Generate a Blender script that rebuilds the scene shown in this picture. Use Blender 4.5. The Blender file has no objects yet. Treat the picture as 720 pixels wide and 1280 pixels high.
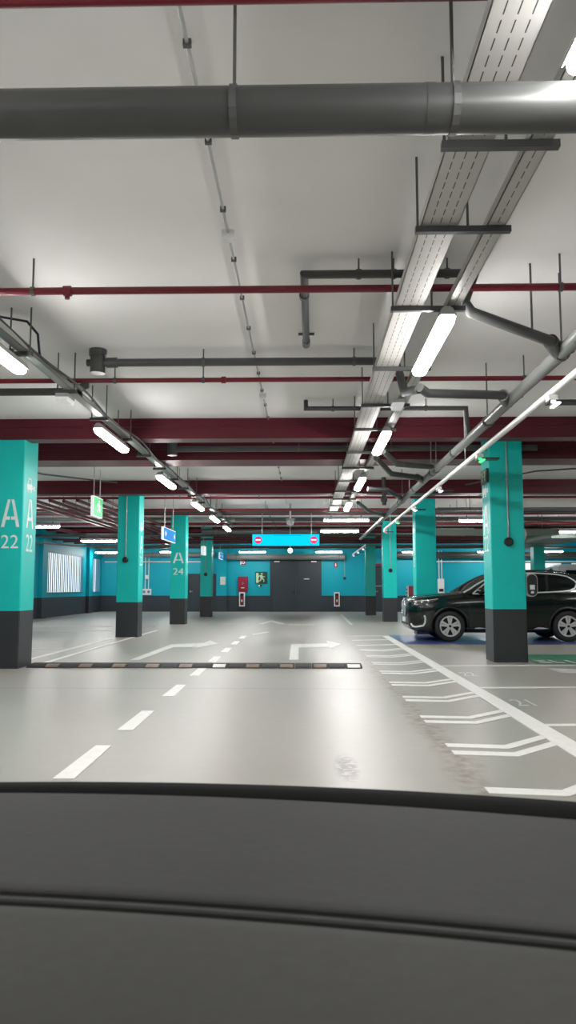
import bpy, math, random
from mathutils import Vector, Matrix
C = bpy.context.scene.collection
R = random.Random(7)
LOC = {}
CEIL = 3.87

# ---------------------------------------------------------------- materials
def mat(name, col, rough=.6, metal=0., emit=None, strength=0., spec=.5, noise=0., nscale=6., coat=0., bump=0.):
    m = bpy.data.materials.new(name); m.use_nodes = True
    nt = m.node_tree; b = nt.nodes['Principled BSDF']
    c4 = (col[0], col[1], col[2], 1)
    b.inputs['Base Color'].default_value = c4
    b.inputs['Roughness'].default_value = rough
    b.inputs['Metallic'].default_value = metal
    b.inputs['Specular IOR Level'].default_value = spec
    b.inputs['Coat Weight'].default_value = coat
    b.inputs['Coat Roughness'].default_value = .03
    if emit:
        b.inputs['Emission Color'].default_value = (*emit, 1)
        b.inputs['Emission Strength'].default_value = strength
    if noise or bump:
        tc = nt.nodes.new('ShaderNodeTexCoord'); n = nt.nodes.new('ShaderNodeTexNoise')
        n.inputs['Scale'].default_value = nscale; n.inputs['Detail'].default_value = 5
        nt.links.new(tc.outputs['Object'], n.inputs['Vector'])
        if noise:
            r = nt.nodes.new('ShaderNodeValToRGB')
            r.color_ramp.elements[0].position = .3; r.color_ramp.elements[1].position = .72
            r.color_ramp.elements[0].color = (*[x*(1-noise) for x in col], 1)
            r.color_ramp.elements[1].color = (*[min(1, x*(1+noise)) for x in col], 1)
            nt.links.new(n.outputs['Fac'], r.inputs['Fac']); nt.links.new(r.outputs['Color'], b.inputs['Base Color'])
        if bump:
            bp = nt.nodes.new('ShaderNodeBump'); bp.inputs['Strength'].default_value = bump
            bp.inputs['Distance'].default_value = .01
            nt.links.new(n.outputs['Fac'], bp.inputs['Height']); nt.links.new(bp.outputs['Normal'], b.inputs['Normal'])
    return m

def floor_mat():
    m = mat('polished_concrete', (.40, .38, .34), .3)
    nt = m.node_tree; b = nt.nodes['Principled BSDF']; N = nt.nodes.new; L = nt.links.new
    geo = N('ShaderNodeNewGeometry')
    def noise(scale, detail=4, vec=None, dist=0):
        n = N('ShaderNodeTexNoise'); n.inputs['Scale'].default_value = scale; n.inputs['Detail'].default_value = detail
        n.inputs['Distortion'].default_value = dist
        L(vec or geo.outputs['Position'], n.inputs['Vector']); return n.outputs['Fac']
    def math_(op, a, c=None, cl=False):
        k = N('ShaderNodeMath'); k.operation = op; k.use_clamp = cl
        for i, q in enumerate((a, c)):
            if q is None: continue
            if isinstance(q, (int, float)): k.inputs[i].default_value = q
            else: L(q, k.inputs[i])
        return k.outputs[0]
    def mix(f, a, c):
        k = N('ShaderNodeMix'); k.data_type = 'RGBA'
        L(f, k.inputs[0])
        for i, q in ((6, a), (7, c)):
            if isinstance(q, tuple): k.inputs[i].default_value = (*q, 1)
            else: L(q, k.inputs[i])
        return k.outputs[2]
    def ramp(v, lo, hi):
        k = N('ShaderNodeMapRange'); k.inputs[1].default_value = lo; k.inputs[2].default_value = hi
        L(v, k.inputs[0]); return k.outputs[0]
    sep = N('ShaderNodeSeparateXYZ'); L(geo.outputs['Position'], sep.inputs[0])
    x, y = sep.outputs[0], sep.outputs[1]
    big = noise(.45, 5, dist=.6); fine = noise(9, 6)
    col = mix(ramp(big, .35, .68), (.322, .306, .276), (.380, .364, .331))
    col = mix(math_('MULTIPLY', ramp(fine, .45, .75), .12), col, (.33, .31, .27))
    # brown worn joint running along the lane edge
    wob = math_('SUBTRACT', noise(1.7, 4), .5)
    d = math_('ABSOLUTE', math_('SUBTRACT', math_('ADD', x, math_('MULTIPLY', wob, .35)), 1.08))
    j = math_('MULTIPLY', ramp(d, .16, .03), ramp(noise(11, 6), .38, .62))
    j = math_('MULTIPLY', j, ramp(y, 24, 9))
    col = mix(math_('MULTIPLY', j, .85), col, (.20, .145, .105))
    # oil stain in the lane
    dx = math_('DIVIDE', math_('SUBTRACT', x, .285), .085); dy = math_('DIVIDE', math_('SUBTRACT', y, 5.42), .42)
    rr = math_('SQRT', math_('ADD', math_('MULTIPLY', dx, dx), math_('MULTIPLY', dy, dy)))
    st = math_('MULTIPLY', ramp(rr, 1.15, .55), ramp(noise(20, 6), .40, .52))
    col = mix(math_('MULTIPLY', st, .9), col, (.12, .09, .07))
    # cut joint across the lane
    w2 = math_('MULTIPLY', math_('SUBTRACT', noise(1.2, 3), .5), .12)
    d2 = math_('ABSOLUTE', math_('SUBTRACT', math_('ADD', y, w2), 9.55))
    jt = math_('MULTIPLY', ramp(d2, .03, .012), ramp(x, 1.0, .6))
    col = mix(math_('MULTIPLY', jt, .55), col, (.16, .14, .12))
    L(col, b.inputs['Base Color'])
    L(math_('ADD', math_('MULTIPLY', big, .22), math_('ADD', math_('MULTIPLY', fine, .06), .24)), b.inputs['Roughness'])
    return m

def tray_mat(width, strips):
    m = mat('slotted_steel_tray', (.50, .49, .47), .45, .35)
    nt = m.node_tree; b = nt.nodes['Principled BSDF']; N = nt.nodes.new; L = nt.links.new
    tc = N('ShaderNodeTexCoord'); sep = N('ShaderNodeSeparateXYZ'); L(tc.outputs['Object'], sep.inputs[0])
    def math_(op, a, c):
        k = N('ShaderNodeMath'); k.operation = op
        for i, q in enumerate((a, c)):
            if isinstance(q, (int, float)): k.inputs[i].default_value = q
            else: L(q, k.inputs[i])
        return k.outputs[0]
    pitch = width/strips
    fx = math_('FRACT', math_('ADD', math_('DIVIDE', sep.outputs[0], pitch), 10.0 if strips % 2 else 10.5), 0)
    near = math_('LESS_THAN', math_('ABSOLUTE', math_('SUBTRACT', fx, .5), 0), .05)
    near = math_('MULTIPLY', near, math_('LESS_THAN', math_('ABSOLUTE', sep.outputs[0], 0), width*.47))
    fy = math_('LESS_THAN', math_('FRACT', math_('DIVIDE', sep.outputs[1], .10), 0), .72)
    k = N('ShaderNodeMix'); k.data_type = 'RGBA'
    L(math_('MULTIPLY', near, fy), k.inputs[0])
    k.inputs[6].default_value = (.50, .49, .47, 1); k.inputs[7].default_value = (.03, .03, .03, 1)
    L(k.outputs[2], b.inputs['Base Color'])
    return m

MT = {}
MT['floor'] = floor_mat()
MT['ceiling'] = mat('ceiling_concrete', (.84, .84, .83), .85, noise=.045, nscale=.8, bump=.1)
MT['teal'] = mat('teal_paint', (.003, .55, .505), .42, spec=.35, noise=.05, nscale=2)
MT['teal_wall'] = mat('teal_wall_paint', (.002, .36, .46), .5, spec=.3, noise=.04, nscale=1.2)
MT['dark'] = mat('anthracite_paint', (.026, .029, .033), .5, noise=.08, nscale=3)
MT['dark_wall'] = mat('anthracite_wall_paint', (.028, .036, .048), .55, noise=.08, nscale=2)
MT['red'] = mat('crimson_paint', (.085, .004, .013), .42, spec=.35, noise=.06, nscale=3)
MT['redpipe'] = mat('crimson_pipe', (.15, .006, .018), .35)
MT['pvc'] = mat('grey_pvc', (.058, .060, .058), .38, noise=.06, nscale=4)
MT['pvc_l'] = mat('light_grey_pvc', (.17, .175, .17), .35)
MT['duct'] = mat('grey_green_duct', (.13, .17, .145), .45)
MT['steel'] = mat('galvanised_steel', (.42, .42, .41), .42, .5)
MT['rod'] = mat('threaded_rod', (.10, .10, .10), .5, .3)
MT['whitep'] = mat('white_plastic', (.78, .78, .77), .4)
MT['housing'] = mat('light_housing', (.42, .42, .42), .45)
MT['lamp'] = mat('lamp_diffuser', (.9, .9, .9), .4, emit=(1, .985, .96), strength=86)
MT['emerg'] = mat('emergency_diffuser', (.75, .76, .76), .3, emit=(1, 1, 1), strength=.25)
MT['paintw'] = mat('white_road_paint', (.80, .79, .76), .5, noise=.05, nscale=14)
MT['painto'] = mat('worn_white_paint', (.66, .67, .64), .5, noise=.12, nscale=9)
MT['paintg'] = mat('green_bay_paint', (.03, .22, .115), .4, noise=.25, nscale=5)
MT['paintb'] = mat('blue_bay_paint', (.045, .08, .23), .3, noise=.2, nscale=5)
MT['letter'] = mat('white_stencil_paint', (.78, .84, .83), .5)
MT['black'] = mat('black_plastic', (.012, .012, .013), .4)
MT['rubber'] = mat('black_rubber', (.018, .018, .018), .7, noise=.2, nscale=30)
MT['bumpyel'] = mat('faded_reflector', (.22, .15, .11), .5, noise=.3, nscale=8)
MT['dash'] = mat('dashboard_vinyl', (.034, .034, .034), .7, noise=.05, nscale=60, bump=.04, spec=.15)
MT['dash2'] = mat('dashboard_lower_vinyl', (.040, .040, .038), .7, noise=.05, nscale=60, bump=.04, spec=.15)
MT['seal'] = mat('windscreen_seal_black', (.002, .002, .002), .9, spec=.1)  # black of the seal, also used as shade in the seam
MT['door'] = mat('dark_steel_door', (.028, .040, .050), .5)
MT['white_e'] = mat('lit_white_acrylic', (.6, .6, .6), .4, emit=(.9, 1, .98), strength=.6)
MT['green_e'] = mat('lit_green_acrylic', (.0, .25, .07), .4, emit=(.0, .62, .17), strength=.7)
MT['blue_e'] = mat('lit_blue_acrylic', (.0, .12, .4), .7, spec=.08, emit=(.0, .26, .62), strength=.6)
MT['cyan_e'] = mat('lit_cyan_acrylic', (.0, .4, .8), .7, spec=.08, emit=(.0, .56, .88), strength=.85)
MT['noent'] = mat('sign_red', (.6, .0, .08), .4, emit=(.62, .0, .10), strength=.6)
MT['led_g'] = mat('green_led', (.0, .6, .1), .4, emit=(.05, 1, .2), strength=2.5)
MT['led_w'] = mat('white_led', (.9, .9, .9), .4, emit=(1, 1, 1), strength=3)
MT['led_r'] = mat('red_led', (.6, .0, .05), .4, emit=(1, .0, .12), strength=1.2)
MT['glow'] = mat('photoluminescent_green', (.50, .66, .42), .5)
MT['signdark'] = mat('sign_dark_green', (.01, .055, .035), .4)
MT['firered'] = mat('fire_red', (.24, .006, .03), .4)
MT['paper'] = mat('cream_paper', (.66, .69, .58), .7)
MT['louv'] = mat('louvre_blade', (.16, .24, .36), .5)
MT['wframe'] = mat('window_frame_teal', (.02, .22, .28), .5)
MT['car'] = mat('dark_green_car_paint', (.005, .009, .007), .18, .2, coat=.55)
MT['carblk'] = mat('car_black_trim', (.006, .006, .006), .45)
MT['glass'] = mat('tinted_car_glass', (.004, .006, .006), .03, spec=.25)
MT['chrome'] = mat('chrome', (.72, .73, .74), .14, 1.)
MT['alloy'] = mat('alloy_silver', (.74, .73, .71), .32, .5)
MT['headl'] = mat('headlight_lens', (.10, .11, .12), .08, .3, coat=1.)
MT['trim'] = mat('bright_trim', (.80, .80, .80), .3, .2)  # pale base stands in for the ceiling reflected in chrome
MT['van'] = mat('van_white', (.66, .66, .68), .35)
MT['tray4'] = tray_mat(.226, 4)
MT['tray2'] = tray_mat(.112, 2)

# ---------------------------------------------------------------- mesh helpers
class MB:
    def __init__(s): s.v = []; s.f = []; s.m = []
    def add(s, vs, fs, mi=0):
        b = len(s.v); s.v += [tuple(p) for p in vs]
        for f in fs: s.f.append([b+i for i in f]); s.m.append(mi)
        return s
    def box(s, lo, hi, mi=0):
        x0, y0, z0 = lo; x1, y1, z1 = hi
        if x0 > x1: x0, x1 = x1, x0
        if y0 > y1: y0, y1 = y1, y0
        if z0 > z1: z0, z1 = z1, z0
        return s.add([(x0,y0,z0),(x1,y0,z0),(x1,y1,z0),(x0,y1,z0),(x0,y0,z1),(x1,y0,z1),(x1,y1,z1),(x0,y1,z1)],
                     [(0,3,2,1),(4,5,6,7),(0,1,5,4),(1,2,6,5),(2,3,7,6),(3,0,4,7)], mi)
    def prism(s, poly, o, u, v, n, depth, mi=0):
        o, u, v, n = map(Vector, (o, u, v, n)); k = len(poly)
        a = [o+u*p[0]+v*p[1] for p in poly]; b = [q+n*depth for q in a]
        area = sum(poly[i][0]*poly[(i+1) % k][1]-poly[(i+1) % k][0]*poly[i][1] for i in range(k))
        flip = (area > 0) != (u.cross(v).dot(n) > 0)
        top = list(range(k, 2*k)); bot = list(range(k))[::-1]
        sides = [(i, (i+1) % k, k+(i+1) % k, k+i) for i in range(k)]
        fs = [top, bot]+sides
        if flip: fs = [list(f)[::-1] for f in fs]
        return s.add(a+b, fs, mi)
    def tube(s, pts, r, n=10, mi=0, caps=True):
        P = [Vector(p) for p in pts]; k = len(P)
        rs = r if isinstance(r, (list, tuple)) else [r]*k
        t0 = (P[1]-P[0]).normalized()
        ref = Vector((0, 0, 1)) if abs(t0.z) < .9 else Vector((1, 0, 0))
        a = t0.cross(ref).normalized(); vs = []; tp = t0
        for i in range(k):
            tin = (P[i]-P[i-1]).normalized() if i else t0
            tout = (P[i+1]-P[i]).normalized() if i < k-1 else tin
            if i: a = tp.rotation_difference(tin) @ a if (tin-tp).length > 1e-6 else a
            bb = tin.cross(a).normalized()
            tb = (tin+tout)
            tb = tb.normalized() if tb.length > 1e-6 else tin
            for j in range(n):
                w = 2*math.pi*j/n
                q = a*math.cos(w)*rs[i]+bb*math.sin(w)*rs[i]
                if i and i < k-1:
                    dn = tin.dot(tb)
                    if dn > .2: q = q-tin*(q.dot(tb)/dn)
                vs.append(P[i]+q)
            tp = tin
        fs = []
        for i in range(k-1):
            for j in range(n):
                fs.append((i*n+j, i*n+(j+1) % n, (i+1)*n+(j+1) % n, (i+1)*n+j))
        if caps: fs.append(list(range(n))[::-1]); fs.append(list(range((k-1)*n, k*n)))
        fs = [list(f)[::-1] for f in fs] if False else fs
        return s.add(vs, fs, mi)
    def sphere(s, c, r, n=12, mi=0, sz=1.):
        vs = [(c[0], c[1], c[2]-r*sz)]; m = n//2
        for i in range(1, m):
            t = math.pi*i/m-math.pi/2
            for j in range(n):
                w = 2*math.pi*j/n
                vs.append((c[0]+r*math.cos(t)*math.cos(w), c[1]+r*math.cos(t)*math.sin(w), c[2]+r*math.sin(t)*sz))
        vs.append((c[0], c[1], c[2]+r*sz)); fs = []
        for j in range(n): fs.append((0, 1+(j+1) % n, 1+j))
        for i in range(m-2):
            for j in range(n):
                a = 1+i*n
                fs.append((a+j, a+(j+1) % n, a+n+(j+1) % n, a+n+j))
        a = 1+(m-2)*n; e = len(vs)-1
        for j in range(n): fs.append((a+j, a+(j+1) % n, e))
        return s.add(vs, fs, mi)
    def ring(s, c, axis, r0, r1, w, n=32, mi=0):      # rectangular-section ring
        ax = Vector(axis).normalized(); ref = Vector((0, 0, 1)) if abs(ax.z) < .9 else Vector((1, 0, 0))
        a = ax.cross(ref).normalized(); b = ax.cross(a); c = Vector(c); vs = []
        for j in range(n):
            q = 2*math.pi*j/n; d = a*math.cos(q)+b*math.sin(q)
            vs += [c+d*r0-ax*w/2, c+d*r1-ax*w/2, c+d*r1+ax*w/2, c+d*r0+ax*w/2]
        fs = []
        for j in range(n):
            k = (j+1) % n
            for i in range(4): fs.append((4*j+i, 4*j+(i+1) % 4, 4*k+(i+1) % 4, 4*k+i))
        return s.add(vs, fs, mi)
    def build(s, name, mats, parent=None, origin=None, smooth=None):
        if not isinstance(mats, (list, tuple)): mats = [mats]
        if parent is not None: org = LOC[parent.name]
        elif origin is not None: org = Vector(origin)
        else:
            xs = [p[0] for p in s.v]; ys = [p[1] for p in s.v]; zs = [p[2] for p in s.v]
            org = Vector(((min(xs)+max(xs))/2, (min(ys)+max(ys))/2, min(zs)))
        me = bpy.data.meshes.new(name)
        me.from_pydata([tuple(Vector(p)-org) for p in s.v], [], s.f)
        for m in mats: me.materials.append(MT[m])
        me.polygons.foreach_set('material_index', s.m)
        me.validate(); me.update()
        import bmesh
        bm = bmesh.new(); bm.from_mesh(me); bmesh.ops.recalc_face_normals(bm, faces=bm.faces); bm.to_mesh(me); bm.free()
        if smooth:
            me.shade_smooth(); me.set_sharp_from_angle(angle=math.radians(smooth))
        o = bpy.data.objects.new(name, me); C.objects.link(o)
        if parent is not None: o.parent = parent; LOC[o.name] = org
        else: o.location = org; LOC[o.name] = org
        return o

def tag(o, label=None, cat=None, group=None, kind=None):
    for k, v in (('label', label), ('category', cat), ('group', group), ('kind', kind)):
        if v: o[k] = v
    return o
def thing(name, label, cat, loc, group=None):
    o = bpy.data.objects.new(name, None); C.objects.link(o); o.location = loc; o.empty_display_size = .1
    LOC[o.name] = Vector(loc); return tag(o, label, cat, group)
def dup(o, loc, label, rz=None, parent=None):
    r = o.copy(); C.objects.link(r)
    if parent is None:
        r.location = loc; LOC[r.name] = Vector(loc); r['label'] = label
        if rz is not None: r.rotation_euler = (0, 0, rz)
    else: r.parent = parent
    for ch in list(o.children): dup(ch, None, None, None, r)
    return r
_tc = {}
def text_mesh(t):
    if t not in _tc:
        cu = bpy.data.curves.new('t', 'FONT'); cu.body = t; cu.size = 1; cu.resolution_u = 6
        o = bpy.data.objects.new('t', cu); C.objects.link(o)
        dg = bpy.context.evaluated_depsgraph_get(); ev = o.evaluated_get(dg); me = ev.to_mesh()
        vs = [tuple(v.co) for v in me.vertices]; fs = [list(p.vertices) for p in me.polygons]
        ev.to_mesh_clear(); bpy.data.objects.remove(o); bpy.data.curves.remove(cu)
        x0 = min(v[0] for v in vs); x1 = max(v[0] for v in vs); y0 = min(v[1] for v in vs); y1 = max(v[1] for v in vs)
        _tc[t] = ([((v[0]-x0)/(x1-x0), (v[1]-y0)/(y1-y0)) for v in vs], fs)
    return _tc[t]
def put_text(mb, t, o, u, v, n, w, h, mi=0):     # a line of text filling w x h, its lower corner at o
    vs, fs = text_mesh(t); o, u, v, n = map(Vector, (o, u, v, n))
    mb.add([o+u*(p[0]*w)+v*(p[1]*h)+n*.004 for p in vs], fs, mi)
def put_polys(mb, polys, o, u, v, n, w, h, mi=0, d=.004):
    for p in polys: mb.prism([(a*w, b*h) for a, b in p], o, u, v, n, d, mi)
# stencil A: two strokes split at the apex and a cross bar
A_ = [[(0,0),(.17,0),(.475,1),(.33,1)], [(.83,0),(1,0),(.67,1),(.525,1)], [(.24,.26),(.465,.26),(.465,.38),(.28,.38)], [(.535,.26),(.76,.26),(.72,.38),(.535,.38)]]
EVC = [[(.02,.18),(.66,.18),(.68,.5),(.60,.56),(.08,.56),(0,.5)], [(.08,.0),(.22,.0),(.22,.2),(.08,.2)], [(.46,.0),(.60,.0),(.60,.2),(.46,.2)],
       [(.08,.56),(.16,.56),(.22,.92),(.14,.92)], [(.52,.56),(.60,.56),(.54,.92),(.46,.92)], [(.14,.88),(.54,.88),(.52,1),(.16,1)],
       [(.68,.30),(.82,.30),(.82,.38),(.68,.38)], [(.80,.22),(.92,.22),(.92,.50),(.80,.50)], [(.92,.40),(1,.40),(1,.46),(.92,.46)], [(.92,.25),(1,.25),(1,.31),(.92,.31)]]
MAN = [[(.50,.84),(.58,.80),(.64,.86),(.62,.95),(.54,.97),(.48,.92)], [(.40,.76),(.58,.78),(.66,.52),(.54,.44),(.42,.52)],
       [(.58,.76),(.72,.62),(.86,.66),(.86,.60),(.70,.54),(.58,.66)], [(.42,.76),(.28,.70),(.22,.54),(.28,.52),(.34,.64),(.44,.66)],
       [(.54,.48),(.64,.50),(.80,.34),(.78,.12),(.70,.12),(.71,.30),(.56,.40)], [(.44,.50),(.54,.44),(.50,.26),(.30,.14),(.26,.20),(.42,.32)]]

# ---------------------------------------------------------------- the setting
X0, X1, Y0, Y1 = -10.8, 20., -12., 40.7
fl = MB().box((X0-.3, Y0-.3, -.2), (X1+.3, Y1+.3, 0)).build('floor', 'floor')
tag(fl, 'polished beige grey concrete garage floor', kind='structure')
ce = MB().box((X0-.3, Y0-.3, CEIL), (X1+.3, Y1+.3, CEIL+.2)).build('ceiling', 'ceiling'); tag(ce, 'flat light grey concrete garage ceiling', kind='structure')
def wall(name, lo, hi, label):
    lo2 = (lo[0], lo[1], .84); hi1 = (hi[0], hi[1], .84)
    return tag(MB().box(lo, hi1, 1).box(lo2, hi, 0).build(name, ['teal_wall', 'dark_wall']), label, kind='structure')
wall('wall_back', (X0-.3, Y1, 0), (X1+.3, Y1+.25, CEIL), 'teal end wall with dark base band')
wall('wall_right', (X1, Y0, 0), (X1+.25, Y1, CEIL), 'teal side wall beyond the parked car')
wall('wall_front', (X0, Y0-.25, 0), (X1, Y0, CEIL), 'teal wall behind the viewer')
WIN = [(24.6, 30.6), (32.1, 37.3), (39.0, 40.45)]
wl = MB(); xa, xb = X0-.12, X0
wl.box((xa, Y0, 0), (xb, Y1, .84), 1); wl.box((xa, Y0, .84), (xb, Y1, .97), 0); wl.box((xa, Y0, 2.82), (xb, Y1, CEIL), 0)
ys = [Y0]+[q for w in WIN for q in w]+[Y1]
for i in range(0, len(ys), 2): wl.box((xa, ys[i], .97), (xb, ys[i+1], 2.82), 0)
for yy in (31.35, 38.15): wl.box((xb, yy-.3, .84), (xb+.16, yy+.3, CEIL), 0); wl.box((xb, yy-.3, 0), (xb+.16, yy+.3, .84), 1)
tag(wl.build('wall_left', ['teal_wall', 'dark_wall']), 'teal side wall with louvred openings', kind='structure')
for i, (a, b) in enumerate(WIN):
    f = MB()
    for q in ((a, .97, a+.07, 2.82), (b-.07, .97, b, 2.82), (a+.07, .97, b-.07, 1.05), (a+.07, 2.74, b-.07, 2.82)):
        f.box((X0-.11, q[0], q[1]), (X0-.005, q[2], q[3]))
    w = tag(f.build('window_%d' % (i+1), 'wframe'), 'louvred opening with bright daylight between vertical blades', kind='structure')
    s = MB(); n = int((b-a)/.26)
    for k in range(n):
        yy = a+.1+(b-a-.2)*(k+.5)/n
        s.box((X0-.03, yy-.06, 1.05), (X0-.015, yy+.06, 2.74))
    s.build('louvre_blades', 'louv', w)

def beam(y0, y1, zb, i, label):
    m = MB().box((X0, y0+.03, zb+.08), (X1, y1-.03, CEIL)).box((X0, y0, zb), (X1, y1, zb+.08))
    m.box((X0, y0+.015, zb+.19), (X1, y1-.015, zb+.205))
    tag(m.build('beam', 'red'), label, kind='structure')
for i, q in enumerate([(11.75, 12.08, 3.54, 'crimson ceiling beam in front of the two A 22 columns'), (13.72, 14.45, 3.535, 'broad crimson ceiling beam just behind the A 22 columns'),
                       (18.67, 19.05, 3.53, 'crimson ceiling beam over the second pair of columns'), (33.1, 33.5, 3.60, 'far crimson ceiling beam before the end wall')]): beam(*q[:3], i, q[3])

# columns: (x0, x1, y0, y1)
def column(x0, x1, y0, y1, label):
    def ch(a): return [(x0+a, y0), (x1-a, y0), (x1, y0+a), (x1, y1-a), (x1-a, y1), (x0+a, y1), (x0, y1-a), (x0, y0+a)]
    m = MB()
    m.prism(ch(.015), (0, 0, 0), (1, 0, 0), (0, 1, 0), (0, 0, 1), .875, 1)
    m.prism(ch(.015), (0, 0, .875), (1, 0, 0), (0, 1, 0), (0, 0, 1), CEIL-.875, 0)
    return tag(m.build('column', ['teal', 'dark']), label, kind='structure')
L1 = column(-4.96, -4.38, 11.8, 12.4, 'teal column marked A 22 at the end of the speed bump')
L2 = column(-4.76, -4.205, 19.4, 19.95, 'teal column behind the speed bump column with a conduit down its face')
L3 = column(-4.61, -4.085, 26.3, 26.85, 'teal column marked A 24')
L4 = column(-4.50, -4.01, 33.1, 33.6, 'thin far teal column beside the dark side door')
R1 = column(3.14, 3.705, 13.0, 13.58, 'teal column marked A 22 in front of the parked car')
R2 = column(2.985, 3.54, 20.75, 21.3, 'teal column rising behind the car bonnet')
R3 = column(2.90, 3.40, 28.5, 29.05, 'teal column beyond the car nose with a conduit')
R4 = column(2.80, 3.26, 35.5, 36.0, 'far teal column near the end wall extinguisher')
R5 = column(10.06, 10.55, 34.0, 34.5, 'far teal column beyond the car roof')
FX, FZ, FN = (1, 0, 0), (0, 0, 1), (0, -1, 0)
def marks(col, o, u, n, num, wa, ha, wn, hn, za, zn, ev=None):
    o = Vector(o); u = Vector(u)
    m = MB(); put_polys(m, A_, o-u*(wa/2)+Vector((0, 0, za)), u, FZ, n, wa, ha)
    put_text(m, num, o-u*(wn/2)+Vector((0, 0, zn)), u, FZ, n, wn, hn)
    m.build('bay_lettering', 'letter', col)
    if ev:
        k = MB(); put_polys(k, EVC, o-u*(ev[0]/2)+Vector((0, 0, ev[2])), u, FZ, n, ev[0], ev[1]); k.build('charging_symbol', 'letter', col)
marks(L1, (-4.575, 11.8, 0), FX, FN, '22', .29, .43, .27, .205, 2.17, 1.84)
marks(L1, (-4.38, 12.10, 0), (0, 1, 0), (1, 0, 0), '22', .30, .46, .28, .27, 2.17, 1.80, (.36, .23, 2.74))
marks(L2, (-4.205, 19.67, 0), (0, 1, 0), (1, 0, 0), '23', .30, .44, .28, .24, 2.12, 1.80, (.36, .22, 2.68))
marks(L3, (-4.335, 26.3, 0), FX, FN, '24', .38, .36, .36, .22, 2.08, 1.69)
marks(L3, (-4.085, 26.57, 0), (0, 1, 0), (1, 0, 0), '24', .30, .44, .28, .24, 2.08, 1.69, (.36, .22, 2.66))
marks(R1, (3.14, 13.31, 0), (0, -1, 0), (-1, 0, 0), '22', .34, .50, .30, .27, 2.15, 1.85, (.40, .27, 2.80))
marks(R2, (2.985, 21.02, 0), (0, -1, 0), (-1, 0, 0), '23', .34, .46, .30, .24, 2.12, 1.80, (.38, .24, 2.72))

# painted markings: children of the floor
def quad(m, pts, z=.003, mi=0):
    k = len(pts); area = sum(pts[i][0]*pts[(i+1) % k][1]-pts[(i+1) % k][0]*pts[i][1] for i in range(k))
    if area < 0: pts = pts[::-1]
    m.prism(pts, (0, 0, .0005), (1, 0, 0), (0, 1, 0), (0, 0, 1), z, mi)
def fpart(name, polys, mt='paintw', label=None):
    m = MB()
    for p in polys: quad(m, p, .007 if name == 'edge_line' else .0025 if name == 'bay_surface' else .004)
    o = m.build(name, mt, fl)
    if label: o['label'] = label
for y in (3.0, 5.05, 6.75, 8.85, 10.9, 12.9, 14.9, 16.9, 18.9): fpart('lane_dash', [[(-1.625, y), (-1.485, y), (-1.505, y+1.05), (-1.63, y+1.05)]])
fpart('lane_dash', [[(-1.44, 20.6), (-1.36, 20.5), (-.98, 21.8), (-1.06, 21.9)]])
fpart('edge_line', [[(1.955, 2.), (2.15, 2.), (2.15, 20.05), (1.985, 20.05)]], label='long solid white line beside the walkway')
for k in range(9):
    y = 5.83+1.345*k-(1.345)
    for d in (0, .27):
        fpart('walkway_stripe', [[(1.10, y+d), (1.555, y+d-.06), (2.0, y+d+.39), (2.0, y+d+.53), (1.555, y+d+.08), (1.10, y+d+.14)]])
fpart('walkway_end', [[(1.10, 16.6), (2.0, 16.9), (2.0, 17.1), (1.1, 16.8)], [(1.1, 18.2), (2.0, 18.5), (2.0, 18.7), (1.1, 18.4)], [(1.1, 19.8), (2., 20.0), (2., 20.2), (1.1, 20.0)]])
for y in (7.02, 9.62, 12.3): fpart('bay_line', [[(2.16, y), (7.2, y+.35), (7.2, y+.46), (2.16, y+.11)]])
fpart('bay_surface', [[(2.2, 17.1), (7.3, 17.1), (7.3, 20.4), (2.2, 20.4)]], 'paintb', 'blue painted bay under the car')
fpart('bay_surface', [[(3.75, 12.7), (8.4, 12.7), (8.4, 14.5), (3.95, 14.5)]], 'paintg', 'green painted bay beside the column')
m = MB()
for k in range(4): put_polys(m, [[(0, 0), (1, 0), (1, .25), (.35, .8), (1, .8), (1, 1), (0, 1), (0, .8), (.62, .25), (0, .25)] if k % 3 == 0 else [(0, 0), (.7, 0), (.7, .22), (.25, .22), (.25, 1), (0, 1)]], (3.86+k*.27, 12.85, .004), (1, 0, 0), (0, 1, 0), (0, 0, 1), .2, .5)
m.build('bay_lettering', 'painto', fl)
fpart('bay_stripe', [[(3.7, 11.95-.13*k), (3.74+.05*k, 12.02-.13*k), (5.2, 11.6-.13*k), (5.2, 11.53-.13*k)] for k in range(5)], 'painto')
m = MB(); put_text(m, '22', (2.22, 10.95, .002), (1, 0, 0), (0, 1, 0), (0, 0, 1), .2, .45); put_text(m, '21', (2.22, 8.2, .002), (1, 0, 0), (0, 1, 0), (0, 0, 1), .2, .45)
m.build('bay_number', 'painto', fl)
fpart('turn_arrow', [[(-2.99, 13.25), (-2.83, 13.25), (-2.74, 16.1), (-2.25, 16.25), (-2.30, 15.75), (-1.88, 17.1), (-2.22, 18.2), (-2.26, 17.4), (-2.92, 16.9)]], 'painto')
fpart('turn_arrow', [[(-.27, 13.35), (-.11, 13.35), (-.13, 16.15), (.5, 16.25), (.5, 15.8), (.80, 17.1), (.5, 18.3), (.5, 17.3), (-.30, 17.0)]], 'painto')
fpart('ahead_arrow', [[(-1.62, 26.5), (-1.27, 29.8), (-.66, 26.5), (-.86, 26.5), (-1.24, 28.4), (-1.44, 26.5)]], 'painto')
fpart('give_way_line', [[(-2.8, 26.4), (-1.97, 26.4), (-1.97, 26.65), (-2.8, 26.65)], [(-.54, 26.0), (.33, 26.0), (.33, 26.25), (-.54, 26.25)]], 'painto')
fpart('bay_line', [[(-4.8, 12.9), (-4.7, 12.9), (-4.7, 19.2), (-4.8, 19.2)]]); fpart('bay_line', [[(-4.33, 12.4), (-4.23, 12.4), (-4.27, 22.6), (-4.37, 22.6)]])
for y in (15.6, 22.2, 24.8): fpart('bay_line', [[(-10.2, y), (-4.8, y), (-4.8, y+.12), (-10.2, y+.12)]], 'painto')
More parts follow.
